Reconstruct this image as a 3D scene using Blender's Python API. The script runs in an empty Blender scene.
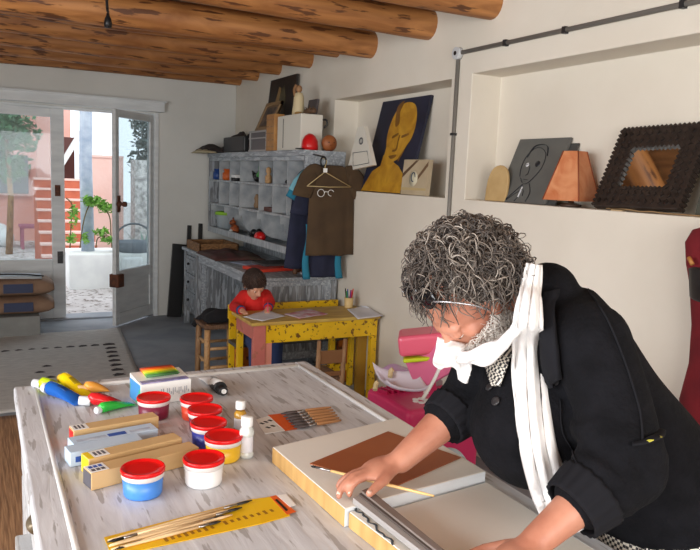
import bpy, bmesh, math, random
from mathutils import Vector, Matrix, noise
from mathutils.bvhtree import BVHTree
random.seed(7)
PI = math.pi
C = bpy.context.scene.collection
V = Vector
# ------------------------------------------------------------------ camera
FPX, PITCH, ROLL, YAW, CH = 705.0, math.radians(7.83), math.radians(2.44), math.radians(27.8), 1.55
fw = V((math.sin(YAW)*math.cos(PITCH), math.cos(YAW)*math.cos(PITCH), -math.sin(PITCH)))
rt = V((math.cos(YAW), -math.sin(YAW), 0)); up = rt.cross(fw)
rt, up = math.cos(ROLL)*rt+math.sin(ROLL)*up, -math.sin(ROLL)*rt+math.cos(ROLL)*up
EYE = V((0, 0, CH))
def ray(x, y): return fw+rt*((x-350)/FPX)-up*((y-275)/FPX)
def at(x, y, X=None, Y=None, Z=None, d=None):
    r = ray(x, y)
    t = d if d is not None else X/r.x if X is not None else Y/r.y if Y is not None else (Z-CH)/r.z
    return EYE+r*t
cam = bpy.data.cameras.new('camera'); camo = bpy.data.objects.new('camera', cam); C.objects.link(camo)
cam.sensor_width = 36; cam.lens = 36*FPX/700; cam.clip_start = .05; cam.clip_end = 200
mm = Matrix((rt, up, -fw)).transposed().to_4x4(); mm.translation = EYE; camo.matrix_world = mm
bpy.context.scene.camera = camo
# ------------------------------------------------------------------ materials
MATS = {}
def L(c): return tuple(((x/255)/12.92 if x/255 <= .04045 else ((x/255+.055)/1.055)**2.4) for x in c)+(1,)
def mat(name, col, rough=.6, col2=None, scale=8, stretch=(1, 1, 1), bump=0, metal=0, detail=5, lo=.35, hi=.65, trans=0, spots=None, spotscale=6, spotth=.12, coords='Object', bscale=None, alpha=1, spec=.5, sheen=0, dist=0):
    if name in MATS: return MATS[name]
    m = bpy.data.materials.new(name); m.use_nodes = True; n = m.node_tree.nodes; l = m.node_tree.links
    b = n['Principled BSDF']; b.inputs['Roughness'].default_value = rough; b.inputs['Metallic'].default_value = metal
    b.inputs['Base Color'].default_value = L(col); b.inputs['Transmission Weight'].default_value = trans
    b.inputs['Specular IOR Level'].default_value = spec; b.inputs['Alpha'].default_value = alpha
    if sheen: b.inputs['Sheen Weight'].default_value = sheen
    tc = n.new('ShaderNodeTexCoord'); mp = n.new('ShaderNodeMapping'); mp.inputs['Scale'].default_value = stretch
    l.new(tc.outputs[coords], mp.inputs['Vector'])
    nz = n.new('ShaderNodeTexNoise'); nz.inputs['Scale'].default_value = scale; nz.inputs['Detail'].default_value = detail
    nz.inputs['Distortion'].default_value = dist
    l.new(mp.outputs[0], nz.inputs['Vector'])
    out = None
    if col2 is not None:
        cr = n.new('ShaderNodeValToRGB'); cr.color_ramp.elements[0].position = lo; cr.color_ramp.elements[1].position = hi
        cr.color_ramp.elements[0].color = L(col); cr.color_ramp.elements[1].color = L(col2)
        l.new(nz.outputs['Fac'], cr.inputs['Fac']); out = cr.outputs['Color']
    if spots is not None:
        n2 = n.new('ShaderNodeTexNoise'); n2.inputs['Scale'].default_value = spotscale; n2.inputs['Detail'].default_value = 6
        l.new(mp.outputs[0], n2.inputs['Vector'])
        r2 = n.new('ShaderNodeValToRGB'); r2.color_ramp.elements[0].position = 1-spotth-.5+.12; r2.color_ramp.elements[1].position = 1-spotth-.5+.16
        r2.color_ramp.elements[0].color = (0, 0, 0, 1); r2.color_ramp.elements[1].color = (1, 1, 1, 1)
        l.new(n2.outputs['Fac'], r2.inputs['Fac'])
        mx = n.new('ShaderNodeMix'); mx.data_type = 'RGBA'; l.new(r2.outputs['Color'], mx.inputs[0])
        if out: l.new(out, mx.inputs[6])
        else: mx.inputs[6].default_value = L(col)
        mx.inputs[7].default_value = L(spots); out = mx.outputs[2]
    if out: l.new(out, b.inputs['Base Color'])
    if bump:
        bp = n.new('ShaderNodeBump'); bp.inputs['Strength'].default_value = bump; bp.inputs['Distance'].default_value = .01
        if bscale:
            n3 = n.new('ShaderNodeTexNoise'); n3.inputs['Scale'].default_value = bscale; n3.inputs['Detail'].default_value = 4
            l.new(mp.outputs[0], n3.inputs['Vector']); l.new(n3.outputs['Fac'], bp.inputs['Height'])
        else: l.new(nz.outputs['Fac'], bp.inputs['Height'])
        l.new(bp.outputs['Normal'], b.inputs['Normal'])
    MATS[name] = m
    return m
def nodes(m): return m.node_tree.nodes, m.node_tree.links, m.node_tree.nodes['Principled BSDF']
plaster = mat('plaster', (218, 210, 196), .9, (226, 219, 206), 1.6, bump=.25, bscale=9)
plaster_back = mat('plaster_back', (208, 208, 203), .9, (218, 218, 213), 1.4, bump=.25, bscale=9)
concrete = mat('concrete', (134, 140, 148), .7, (158, 163, 170), 3, bump=.15, bscale=25, dist=.5)
whitewood = mat('white_painted_wood', (224, 228, 229), .5, (208, 212, 214), 3, stretch=(1, 1, 6), bump=.1)
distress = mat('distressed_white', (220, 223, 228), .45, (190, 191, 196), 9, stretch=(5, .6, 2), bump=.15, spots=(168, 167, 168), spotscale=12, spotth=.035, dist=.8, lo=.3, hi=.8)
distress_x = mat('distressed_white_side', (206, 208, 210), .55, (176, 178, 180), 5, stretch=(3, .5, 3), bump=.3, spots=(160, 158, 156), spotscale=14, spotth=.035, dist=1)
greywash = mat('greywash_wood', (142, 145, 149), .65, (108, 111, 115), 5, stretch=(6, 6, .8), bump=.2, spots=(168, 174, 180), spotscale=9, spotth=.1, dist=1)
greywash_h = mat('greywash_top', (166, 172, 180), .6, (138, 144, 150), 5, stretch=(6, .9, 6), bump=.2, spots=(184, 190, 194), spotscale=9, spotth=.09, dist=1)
log = mat('log_wood', (192, 132, 76), .55, (148, 94, 50), 3.2, stretch=(.55, 3.5, 3.5), bump=.35, spots=(98, 58, 32), spotscale=8, spotth=.03, dist=1.2)
boards = mat('ceiling_board', (150, 104, 62), .75, (112, 76, 44), 5, stretch=(5, .6, 1), bump=.3)
pale_wood = mat('pale_wood', (200, 160, 112), .55, (172, 130, 84), 9, stretch=(6, 1, 6), bump=.1)
rustic = mat('rustic_wood', (176, 138, 98), .65, (128, 92, 62), 9, stretch=(5, 5, 1), bump=.3)
yellow_p = mat('yellow_paint', (240, 196, 30), .4, (226, 180, 22), 7, stretch=(1, 1, 1), bump=.15, spots=(120, 82, 30), spotscale=34, spotth=.022)
orange_p = mat('orange_paint', (206, 120, 30), .5, (186, 96, 26), 8, bump=.15, spots=(110, 66, 30), spotscale=22, spotth=.07)
pink_p = mat('pink_paint', (204, 120, 108), .55, (188, 104, 94), 6, bump=.1, spots=(176, 108, 88), spotscale=20, spotth=.05)
blackm = mat('black', (22, 22, 24), .45)
blackmetal = mat('dark_metal', (62, 62, 64), .4, metal=.6)
steel = mat('steel', (176, 176, 178), .3, metal=1)
rust = mat('rusty_iron', (104, 58, 36), .75, (70, 42, 30), 30, bump=.4)
white = mat('white', (238, 238, 236), .5)
paper = mat('paper', (226, 226, 230), .8, (214, 214, 222), 4)
greycond = mat('conduit_grey', (120, 116, 110), .5)
terracotta = mat('terracotta', (232, 182, 170), .9, (224, 168, 154), 2.5, bump=.3, bscale=14)
terr2 = mat('terracotta_pale', (238, 204, 194), .9, (234, 194, 182), 2, bump=.3, bscale=14)
brick = mat('brick_orange', (196, 108, 80), .85, (182, 96, 70), 9, bump=.3)
patio = mat('patio', (206, 200, 198), .9, (190, 182, 178), 4, bump=.2, spots=(120, 108, 100), spotscale=16, spotth=.06)
pebbles = mat('pebbled', (224, 220, 216), .9, (150, 146, 144), 14, bump=.6, detail=2)
leaf = mat('leaf_green', (134, 184, 74), .5, (92, 146, 52), 6)
leaf_dark = mat('leaf_dark', (92, 140, 96), .6, (66, 112, 74), 6)
whitewash = mat('whitewash', (236, 238, 236), .9, (224, 226, 226), 5, bump=.2)
galv = mat('galvanised_pole', (150, 164, 184), .6, (182, 192, 204), 9, bump=.1)
cardboard = mat('cardboard', (206, 172, 122), .75, (196, 160, 108), 5)
def glass_mat(name, haze, tint=(235, 242, 244), gl=.07):
    m = bpy.data.materials.new(name); m.use_nodes = True; n = m.node_tree.nodes; l = m.node_tree.links; n.remove(n['Principled BSDF'])
    t = n.new('ShaderNodeBsdfTransparent'); t.inputs[0].default_value = L(tint)
    g = n.new('ShaderNodeBsdfGlossy'); g.inputs['Roughness'].default_value = .02; g.inputs['Color'].default_value = (.9, .95, 1, 1)
    d = n.new('ShaderNodeBsdfDiffuse'); d.inputs[0].default_value = L((216, 224, 230))
    a = n.new('ShaderNodeMixShader'); a.inputs[0].default_value = gl; l.new(t.outputs[0], a.inputs[1]); l.new(g.outputs[0], a.inputs[2])
    b = n.new('ShaderNodeMixShader'); b.inputs[0].default_value = haze; l.new(a.outputs[0], b.inputs[1]); l.new(d.outputs[0], b.inputs[2])
    l.new(b.outputs[0], n['Material Output'].inputs[0]); return m
glass = glass_mat('door_glass', .1); glass_h = glass_mat('reflection_haze_glass', .10, gl=.02)  # diffuse white mixed in imitates hazy bluish reflections on dirty panes
clearplastic = glass_mat('clear_plastic', .25, (245, 245, 245), .1)
clearbottle = glass_mat('clear_bottle', .3, (250, 250, 245), .1)
# ------------------------------------------------------------------ mesh builder
class MB:
    def __init__(s, M=None): s.v = []; s.f = []; s.fm = []; s.fs = []; s.M = M
    def add(s, vs, fs, mi=0, sm=False, M=None):
        b = len(s.v); T = s.M
        for p in vs:
            p = V(p)
            if M is not None: p = M@p
            if T is not None: p = T@p
            s.v.append(p)
        for f in fs: s.f.append([b+i for i in f]); s.fm.append(mi); s.fs.append(sm)
        return s
    def box(s, c, d, rot=None, mi=0, M=None):
        x, y, z = d[0]/2, d[1]/2, d[2]/2
        T = Matrix.Translation(c)
        if rot: T = T@Matrix.Rotation(rot[2], 4, 'Z')@Matrix.Rotation(rot[1], 4, 'Y')@Matrix.Rotation(rot[0], 4, 'X')
        if M is not None: T = M@T
        vs = [(-x, -y, -z), (x, -y, -z), (x, y, -z), (-x, y, -z), (-x, -y, z), (x, -y, z), (x, y, z), (-x, y, z)]
        return s.add(vs, [(0, 3, 2, 1), (4, 5, 6, 7), (0, 1, 5, 4), (1, 2, 6, 5), (2, 3, 7, 6), (3, 0, 4, 7)], mi, False, T)
    def bb(s, a, b, mi=0):
        return s.box([(a[i]+b[i])/2 for i in range(3)], [abs(b[i]-a[i]) for i in range(3)], None, mi)
    def rings(s, rs, closed=False, caps=True, mi=0, sm=True):
        n = len(rs[0]); vs = [p for r in rs for p in r]; fs = []
        m = len(rs)
        for i in range(m if closed else m-1):
            for j in range(n):
                a = i*n+j; b = i*n+(j+1) % n; c = ((i+1) % m)*n+(j+1) % n; d = ((i+1) % m)*n+j
                fs.append((a, b, c, d))
        s.add(vs, fs, mi, sm)
        if caps and not closed:
            b = len(s.v)-len(vs)
            s.f.append([b+j for j in reversed(range(n))]); s.fm.append(mi); s.fs.append(False)
            s.f.append([b+(m-1)*n+j for j in range(n)]); s.fm.append(mi); s.fs.append(False)
        return s
    def tube(s, pts, r, seg=10, closed=False, caps=True, mi=0, flat=None, hint=None, sm=True):
        """r: radius, list of radii, or list of (ra, rb) with hint vector giving the ra axis"""
        pts = [V(p) for p in pts]; n = len(pts); rs = []
        h = V(hint) if hint else None; prev = None
        for i, p in enumerate(pts):
            if closed: t = pts[(i+1) % n]-pts[i-1]
            else: t = pts[min(i+1, n-1)]-pts[max(i-1, 0)]
            if t.length < 1e-9: t = V((0, 0, 1))
            t.normalize()
            if h is not None: a = h-t*h.dot(t)
            elif prev is None: a = V((0, 0, 1))-t*t.z; a = a if a.length > .1 else V((1, 0, 0))-t*t.x
            else: a = prev-t*prev.dot(t)
            a.normalize(); prev = a; b = t.cross(a)
            q = r[i] if isinstance(r, (list, tuple)) else r
            ra, rb = q if isinstance(q, (list, tuple)) else (q, q)
            rs.append([p+a*(ra*math.cos(2*PI*k/seg))+b*(rb*math.sin(2*PI*k/seg)) for k in range(seg)])
        return s.rings(rs, closed, caps, mi, sm)
    def capsule(s, a, b, ra, rb, seg=14):
        a, b = V(a), V(b); t = (b-a); ln = t.length; t.normalize(); pts = []; rr = []
        for k in range(5): q = PI/2*k/5; pts.append(a-t*(ra*math.cos(q))); rr.append(max(ra*math.sin(q), ra*.08))
        for k in range(6): pts.append(a+t*(ln*k/5)); rr.append(ra+(rb-ra)*k/5)
        for k in range(1, 6): q = PI/2*k/5; pts.append(b+t*(rb*math.sin(q))); rr.append(max(rb*math.cos(q), rb*.08))
        return s.tube(pts, rr, seg)
    def chain(s, pts, rad, seg=14):
        for i in range(len(pts)-1): s.capsule(pts[i], pts[i+1], rad[i], rad[i+1], seg)
        return s
    def ell(s, c, ax, r, nu=20, nv=12, mi=0):
        """ellipsoid centre c, axes ax (3 unit vectors), radii r"""
        c = V(c); vs = []; fs = []
        for i in range(nv+1):
            th = PI*i/nv
            for j in range(nu):
                ph = 2*PI*j/nu
                vs.append(c+ax[0]*(r[0]*math.sin(th)*math.cos(ph))+ax[1]*(r[1]*math.sin(th)*math.sin(ph))+ax[2]*(r[2]*math.cos(th)))
        for i in range(nv):
            for j in range(nu):
                a = i*nu+j; b = i*nu+(j+1) % nu
                fs.append((a, b, b+nu, a+nu) if 1 else 0)
        return s.add(vs, fs, mi, True)
    def sph(s, c, r, nu=16, nv=10, mi=0):
        r = r if isinstance(r, (list, tuple)) else (r, r, r)
        return s.ell(c, (V((1, 0, 0)), V((0, 1, 0)), V((0, 0, 1))), r, nu, nv, mi)
    def lathe(s, prof, c=(0, 0, 0), seg=28, M=None, mi=0, sm=True, caps=True):
        T = Matrix.Translation(c)
        if M is not None: T = T@M
        rs = [[T@V((r*math.cos(2*PI*k/seg), r*math.sin(2*PI*k/seg), z)) for k in range(seg)] for r, z in prof]
        return s.rings(rs, False, caps, mi, sm)
    def prism(s, poly, z0, z1, M=None, mi=0):
        n = len(poly); vs = [(p[0], p[1], z0) for p in poly]+[(p[0], p[1], z1) for p in poly]
        fs = [tuple(reversed(range(n))), tuple(range(n, 2*n))]+[(i, (i+1) % n, n+(i+1) % n, n+i) for i in range(n)]
        return s.add(vs, fs, mi, False, M)
    def sheet(s, fn, nu, nv, th, mi=0, sm=True):
        """solid sheet: fn(u,v)->point, thickness th along local normal"""
        P = [[V(fn(i/nu, j/nv)) for j in range(nv+1)] for i in range(nu+1)]
        def nrm(i, j):
            a = P[min(i+1, nu)][j]-P[max(i-1, 0)][j]; b = P[i][min(j+1, nv)]-P[i][max(j-1, 0)]
            c = a.cross(b); return c.normalized() if c.length > 1e-12 else V((0, 0, 1))
        w = nv+1; vs = []; 
        for sg in (.5, -.5):
            for i in range(nu+1):
                for j in range(nv+1): vs.append(P[i][j]+nrm(i, j)*th*sg)
        o = (nu+1)*w; fs = []
        for i in range(nu):
            for j in range(nv):
                a, b, c, d = i*w+j, (i+1)*w+j, (i+1)*w+j+1, i*w+j+1
                fs.append((a, b, c, d)); fs.append((o+d, o+c, o+b, o+a))
        for i in range(nu):
            a, b = i*w, (i+1)*w; fs.append((a, o+a, o+b, b)); a += nv; b += nv; fs.append((b, o+b, o+a, a))
        for j in range(nv):
            a, b = j, j+1; fs.append((b, o+b, o+a, a)); a += nu*w; b += nu*w; fs.append((a, o+a, o+b, b))
        return s.add(vs, fs, mi, sm)
    def build(s, name, m, parent=None, bevel=0, seg=2, sub=0, **kw):
        if parent is not None:
            bpy.context.view_layer.update() if False else None
            inv = wm(parent).inverted(); vs = [inv@p for p in s.v]
        else: vs = s.v
        off = V((0, 0, 0))
        if vs:
            lo = [min(p[i] for p in vs) for i in range(3)]; hi = [max(p[i] for p in vs) for i in range(3)]
            off = V(((lo[0]+hi[0])/2, (lo[1]+hi[1])/2, lo[2]))
            if kw.get('keep'): off = V((0, 0, 0))
        me = bpy.data.meshes.new(name); me.from_pydata([p-off for p in vs], [], s.f)
        for mt in (m if isinstance(m, (list, tuple)) else [m]): me.materials.append(mt)
        me.polygons.foreach_set('material_index', s.fm); me.polygons.foreach_set('use_smooth', s.fs); me.update()
        bm = bmesh.new(); bm.from_mesh(me); bmesh.ops.recalc_face_normals(bm, faces=bm.faces); bm.to_mesh(me); bm.free()
        o = bpy.data.objects.new(name, me); C.objects.link(o); o.location = off
        if parent is not None: o.parent = parent
        if bevel:
            b = o.modifiers.new('bevel', 'BEVEL'); b.width = bevel; b.segments = seg; b.limit_method = 'ANGLE'; b.angle_limit = .7
        if sub:
            b = o.modifiers.new('sub', 'SUBSURF'); b.levels = sub; b.render_levels = sub
        return o
def wm(o):
    m = Matrix.LocRotScale(o.location, o.rotation_euler, o.scale)
    return wm(o.parent)@m if o.parent else m
def tag(o, label, cat=None, group=None, kind=None):
    if label: o['label'] = label
    if cat: o['category'] = cat
    if group: o['group'] = group
    if kind: o['kind'] = kind
    return o
def struct(name, mb, m, **k): o = mb.build(name, m, **k); o['kind'] = 'structure'; return o
def thing(name, label, cat, loc=(0, 0, 0), rz=0, group=None):
    o = bpy.data.objects.new(name, None); C.objects.link(o); o.location = loc; o.rotation_euler = (0, 0, rz); o.empty_display_size = .05
    return tag(o, label, cat, group)
def kids(o): return [c for c in bpy.data.objects if c.parent == o]
def dup(o, parent=None, **k):
    c = o.copy(); C.objects.link(c); c.parent = parent
    for ch in kids(o): dup(ch, c)
    return c
def remesh(mb, name, m, parent, voxel, it=6, dec=0):
    """one continuous skin grown over overlapping volumes"""
    o = mb.build('tmp', m); r = o.modifiers.new('r', 'REMESH'); r.mode = 'VOXEL'; r.voxel_size = voxel; r.use_smooth_shade = True
    s = o.modifiers.new('s', 'SMOOTH'); s.factor = .5; s.iterations = it
    dg = bpy.context.evaluated_depsgraph_get(); dg.update()
    me = bpy.data.meshes.new_from_object(o.evaluated_get(dg)); off = o.location.copy()
    bpy.data.objects.remove(o); me.transform(Matrix.Translation(off))
    if parent is not None: me.transform(wm(parent).inverted())
    me.name = name; me.materials.clear(); me.materials.append(m)
    for p in me.polygons: p.use_smooth = True
    q = bpy.data.objects.new(name, me); C.objects.link(q); q.parent = parent
    return q
def bvh(o):
    M = wm(o); me = o.data
    return BVHTree.FromPolygons([M@v.co for v in me.vertices], [tuple(p.vertices) for p in me.polygons])
def smooth_path(pts, n=8):
    pts = [V(p) for p in pts]; out = []
    for i in range(len(pts)-1):
        p0 = pts[max(i-1, 0)]; p1 = pts[i]; p2 = pts[i+1]; p3 = pts[min(i+2, len(pts)-1)]
        for k in range(n):
            t = k/n; out.append(.5*((2*p1)+(p2-p0)*t+(2*p0-5*p1+4*p2-p3)*t*t+(3*p1-p0-3*p2+p3)*t**3))
    out.append(pts[-1]); return out
def frame_M(o, x, y):
    """matrix with origin o, x axis, y axis -> local plane"""
    x = V(x).normalized(); y = V(y); z = x.cross(y).normalized(); y = z.cross(x)
    m = Matrix((x, y, z)).transposed().to_4x4(); m.translation = o; return m
def text(name, body, size, M, m, parent, ext=.0004):
    cu = bpy.data.curves.new(name, 'FONT'); cu.body = body; cu.size = size; cu.extrude = ext; cu.align_x = 'CENTER'; cu.align_y = 'CENTER'
    t = bpy.data.objects.new(name, cu); C.objects.link(t); dg = bpy.context.evaluated_depsgraph_get()
    me = bpy.data.meshes.new_from_object(t.evaluated_get(dg)); bpy.data.objects.remove(t)
    me.transform(M)
    if parent is not None: me.transform(wm(parent).inverted())
    me.materials.clear(); me.materials.append(m); o = bpy.data.objects.new(name, me); C.objects.link(o); o.parent = parent; return o
# ------------------------------------------------------------------ room
XR, YB = 2.49, 7.53; XL, YF, ZC = -2.3, -2.2, 2.62
def bool_cut(mb, cuts, name, m, bevel=.012):
    o = mb.build('tmp', m)
    cs = []
    for c in cuts:
        k = MB().bb(*c).build('cut', m); cs.append(k)
        b = o.modifiers.new('b', 'BOOLEAN'); b.object = k; b.operation = 'DIFFERENCE'; b.solver = 'EXACT'
    dg = bpy.context.evaluated_depsgraph_get(); dg.update()
    me = bpy.data.meshes.new_from_object(o.evaluated_get(dg)); me.name = name
    me.transform(Matrix.Translation(o.location)); bpy.data.objects.remove(o)
    for k in cs: bpy.data.objects.remove(k)
    q = bpy.data.objects.new(name, me); C.objects.link(q); q['kind'] = 'structure'
    if bevel:
        b = q.modifiers.new('bevel', 'BEVEL'); b.width = bevel; b.segments = 3; b.limit_method = 'ANGLE'
    return q
struct('floor', MB().bb((XL-.3, YF-.3, -.1), (XR+.4, YB+.25, 0)), concrete)
bool_cut(MB().bb((XR, YF-.3, -.1), (XR+.45, YB+.25, 2.75)), [((XR-.2, 3.54, 1.455), (XR+.21, 5.1, 2.155)), ((XR-.2, .9, 1.455), (XR+.21, 3.34, 2.165))], 'wall_right', plaster)
bool_cut(MB().bb((XL, YB, -.1), (XR, YB+.25, 2.75)), [((-.95, YB-.1, -.2), (1.64, YB+.5, 2.12))], 'wall_back', plaster_back)
bool_cut(MB().bb((XL-.25, YF-.3, -.1), (XL, YB+.25, 2.75)), [((XL-.4, -1.2, .8), (XL+.2, 2.6, 2.3))], 'wall_left', plaster)
bool_cut(MB().bb((XL, YF-.25, -.1), (XR, YF, 2.75)), [((-1.6, YF-.4, .8), (1.6, YF+.2, 2.3))], 'wall_front', plaster)
struct('ceiling', MB().bb((XL-.3, YF-.3, ZC), (XR+.5, YB+.3, ZC+.1)), boards)
# lintel board and frame
struct('trim_1', MB().bb((-1.1, YB-.09, 2.135), (1.70, YB, 2.235)).bb((-1.1, YB-.11, 2.225), (1.72, YB, 2.245)), whitewood, bevel=.004)
# window frames in the unseen walls the light comes through
def win(name, a, b, axis):
    t = bpy.data.objects.new(name, None); C.objects.link(t); t['kind'] = 'structure'; t.location = ((a[0]+b[0])/2, (a[1]+b[1])/2, a[2])
    m = MB()
    if axis == 'x':
        for y in (a[1]+.03, (a[1]+b[1])/2, b[1]-.03): m.box((a[0], y, (a[2]+b[2])/2), (.06, .06, b[2]-a[2]))
        for z in (a[2]+.03, b[2]-.03): m.box((a[0], (a[1]+b[1])/2, z), (.06, b[1]-a[1], .06))
    else:
        for x in (a[0]+.03, (a[0]+b[0])/2, b[0]-.03): m.box((x, a[1], (a[2]+b[2])/2), (.06, .06, b[2]-a[2]))
        for z in (a[2]+.03, b[2]-.03): m.box(((a[0]+b[0])/2, a[1], z), (b[0]-a[0], .06, .06))
    m.build('window_frame', whitewood, t)
win('window_1', (XL-.1, -1.2, .8), (XL-.1, 2.6, 2.3), 'x')
win('window_2', (-1.6, YF-.1, .8), (1.6, YF-.1, 2.3), 'y')
# door_1: fixed glazed leaf, left
d1 = bpy.data.objects.new('door_1', None); C.objects.link(d1); d1['kind'] = 'structure'; d1.location = (.2, YB+.06, 0)
yb = YB+.06
m = MB()
m.bb((.625, yb-.025, .02), (.745, yb+.025, 2.10)).bb((-.95, yb-.025, 2.015), (.625, yb+.025, 2.10)).bb((-.95, yb-.025, .02), (.625, yb+.025, .17)).bb((-.95, yb-.025, .50), (.625, yb+.025, .62)).bb((-.95, yb-.025, .17), (-.83, yb+.025, 2.015))
m.bb((-.83, yb-.01, .17), (.625, yb+.01, .5))
m.build('leaf_frame', whitewood, d1, bevel=.006)
MB().bb((-.83, yb-.004, .62), (.625, yb+.004, 2.015)).build('pane', glass_h, d1)
h = MB().bb((.655, yb-.04, 1.25), (.705, yb-.024, 1.36)).bb((.672, yb-.06, 1.29), (.69, yb-.03, 1.33)).build('latch', rust, d1)
MB().bb((.67, yb-.045, .58), (.72, yb-.024, .70)).bb((.68, yb-.055, .62), (.71, yb-.03, .66)).build('latch', blackmetal, d1)
# jambs
struct('trim_2', MB().bb((1.61, YB-.02, 0), (1.655, YB+.16, 2.13)).bb((-.97, YB+.02, 2.10), (1.655, YB+.14, 2.135)), whitewood, bevel=.004)
struct('trim_3', MB().bb((-.97, YB+.0, -.01), (1.64, YB+.25, .018)), concrete)
# door_2: open leaf
d2 = bpy.data.objects.new('door_2', None); C.objects.link(d2); d2['kind'] = 'structure'
hx, hy = 1.60, YB+.02; ang = math.atan2(7.03-hy, 1.125-hx); W = .70
d2.location = (hx, hy, 0); d2.rotation_euler = (0, 0, ang)
def d2b(a, b, name, mt, **k):
    mb = MB(wm(d2)); 
    for q in (a if isinstance(a, list) else [(a, b)]): mb.bb(*q)
    return mb.build(name, mt, d2, **k)
d2b([((0, -.02, .02), (.075, .02, 2.10)), ((W-.06, -.02, .02), (W, .02, 2.10)), ((.075, -.02, 2.03), (W-.06, .02, 2.10)), ((.075, -.02, .46), (W-.06, .02, .56)), ((.075, -.02, .02), (W-.06, .02, .14)), ((.075, -.008, .14), (W-.06, .008, .46))], None, 'leaf_frame', whitewood, bevel=.005)
d2b((.075, -.003, .56), (W-.06, .003, 2.03), 'pane', glass)
d2b([((W-.1, -.05, .40), (W+.005, .05, .53))], None, 'lock_case', rust, bevel=.006)
hm = MB(wm(d2)).lathe([(.004, 0), (.03, .002), (.03, .02), (.02, .03), (.012, .05), (.026, .06), (.026, .085), (.004, .09)], (W-.04, .02, 1.21), 14, Matrix.Rotation(-PI/2, 4, 'X')).box((W-.04, .03, 1.21), (.04, .012, .16)); hm.build('door_handle', rust, d2)
# ------------------------------------------------------------------ log beams
LB = ['ceiling log against the wall above the glass door', 'second ceiling log from the glass door wall', 'third ceiling log out from the glass door wall', 'ceiling log above the shelf end, fourth from the glass door wall', 'fifth ceiling log from the glass door wall, thin end at niche', 'thick knotty ceiling log with the lamp cord hanging below it', 'ceiling log ending above the gold portrait, second from front in view', 'frontmost visible ceiling log ending above the wall conduit', 'ceiling log nearer than the visible top edge', 'ceiling log over the front of the work table']
for i, (y, r, z) in enumerate([(7.44, .072, 2.545), (6.9, .078, 2.54), (6.32, .08, 2.54), (5.62, .085, 2.53), (5.10, .075, 2.55), (4.55, .095, 2.485), (3.80, .09, 2.51), (3.19, .088, 2.52)]):
    pts = []; rr = []
    for k in range(33):
        x = XL-.1+(XR+.12-XL+.1)*k/32
        wv = noise.noise(V((x*.7, y*3, 1)))
        pts.append((x, y+.03*wv, z+.02*noise.noise(V((x*.6, y, 7)))))
        rr.append(r*(1.12-.14*k/32+.07*noise.noise(V((x*2.2, y*5, 3)))))
    o = MB().tube(pts, rr, 20).build('ceiling_beam', log)
    tag(o, LB[i], 'beam', 'log beams under the ceiling')
# ------------------------------------------------------------------ conduit
cd = thing('wall_conduit', 'grey electrical conduit running down and along the right wall from a round junction box', 'conduit', (XR, 3.47, 1.0))
MB().tube([(XR-.012, 3.47, 0.02), (XR-.012, 3.47, 2.27)], .012, 8).build('vertical_pipe', greycond, cd)
MB().tube([(XR-.012, 3.44, 2.292), (XR-.012, -1.9, 2.262)], .012, 8).build('horizontal_pipe', greycond, cd)
MB().tube([(XR, 3.47, 2.29), (XR-.035, 3.47, 2.29)], .035, 16).build('junction_box', mat('box_grey', (196, 198, 200), .5), cd)
MB().tube([(XR-.035, 3.47, 2.29), (XR-.039, 3.47, 2.29)], .012, 10).build('screw', blackm, cd)
for y, z in ((3.05, 2.289), (2.62, 2.286), (1.98, 2.283)): MB().box((XR-.012, y, z), (.03, .02, .032)).build('clamp', blackmetal, cd)
for z in (1.83, 1.2): MB().box((XR-.012, 3.47, z), (.03, .032, .014)).build('clamp', blackmetal, cd)
# pendant lamp cord
pc = thing('pendant_socket', 'black lamp socket hanging on a short cord below the thick log beam', 'lamp cord', (.5, 4.3, 2.3))
a = at(108, 8, Y=4.3); 
MB().tube(smooth_path([(a.x, 4.36, 2.6), (a.x+.0, 4.33, 2.45), (a.x, 4.3, a.z-.02)], 5), .008, 8).build('cord', blackmetal, pc)
bt = at(108, 28, Y=4.3)
MB().lathe([(.006, .0), (.02, .004), (.022, .03), (.018, .05), (.01, .065), (.008, .08)], (bt.x, 4.3, bt.z), 14).build('socket', blackm, pc)
# ------------------------------------------------------------------ outside
OG = bpy.data.objects
struct('floor_patio', MB().bb((-14, YB+.25, -.12), (14, 34, -.02)), patio)
tag(MB().bb((-6, 16, -.1), (1.25, 16.4, 5.2)).build('courtyard_house', terracotta), 'pink rendered house wall across the courtyard behind the left glass', 'house')
w = thing('barred_window', 'dark barred window in the pink house wall across the courtyard', 'window', (.5, 15.98, .95))
MB().bb((-.1, 15.93, .95), (.88, 15.99, 1.72)).build('opening', mat('window_dark', (78, 88, 100), .5), w)
mb = MB()
for i in range(8): mb.bb((-.08+i*.125, 15.9, .95), (-.065+i*.125, 15.93, 1.72))
for z in (.95, 1.2, 1.45, 1.71): mb.bb((-.1, 15.9, z), (.88, 15.93, z+.015))
mb.build('bars', blackmetal, w)
tag(MB().bb((1.55, 13, -.1), (2.25, 13.3, 1.72)).bb((1.55, 12.98, 1.72), (2.25, 13.32, 1.76)).build('garden_wall', terr2), 'low pink garden wall behind the pole in the open doorway', 'wall')
tag(MB().bb((2.3, 12.2, -.1), (4.6, 12.6, 1.70)).build('pebbled_wall', pebbles), 'pale pebble-dashed wall seen through the open door leaf', 'wall')
tag(MB().bb((1.0, 15.2, -.1), (1.62, 15.6, 4.2)).build('terracotta_pier', terracotta), 'tall pale terracotta wall end above the outdoor stairs', 'wall')
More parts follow.
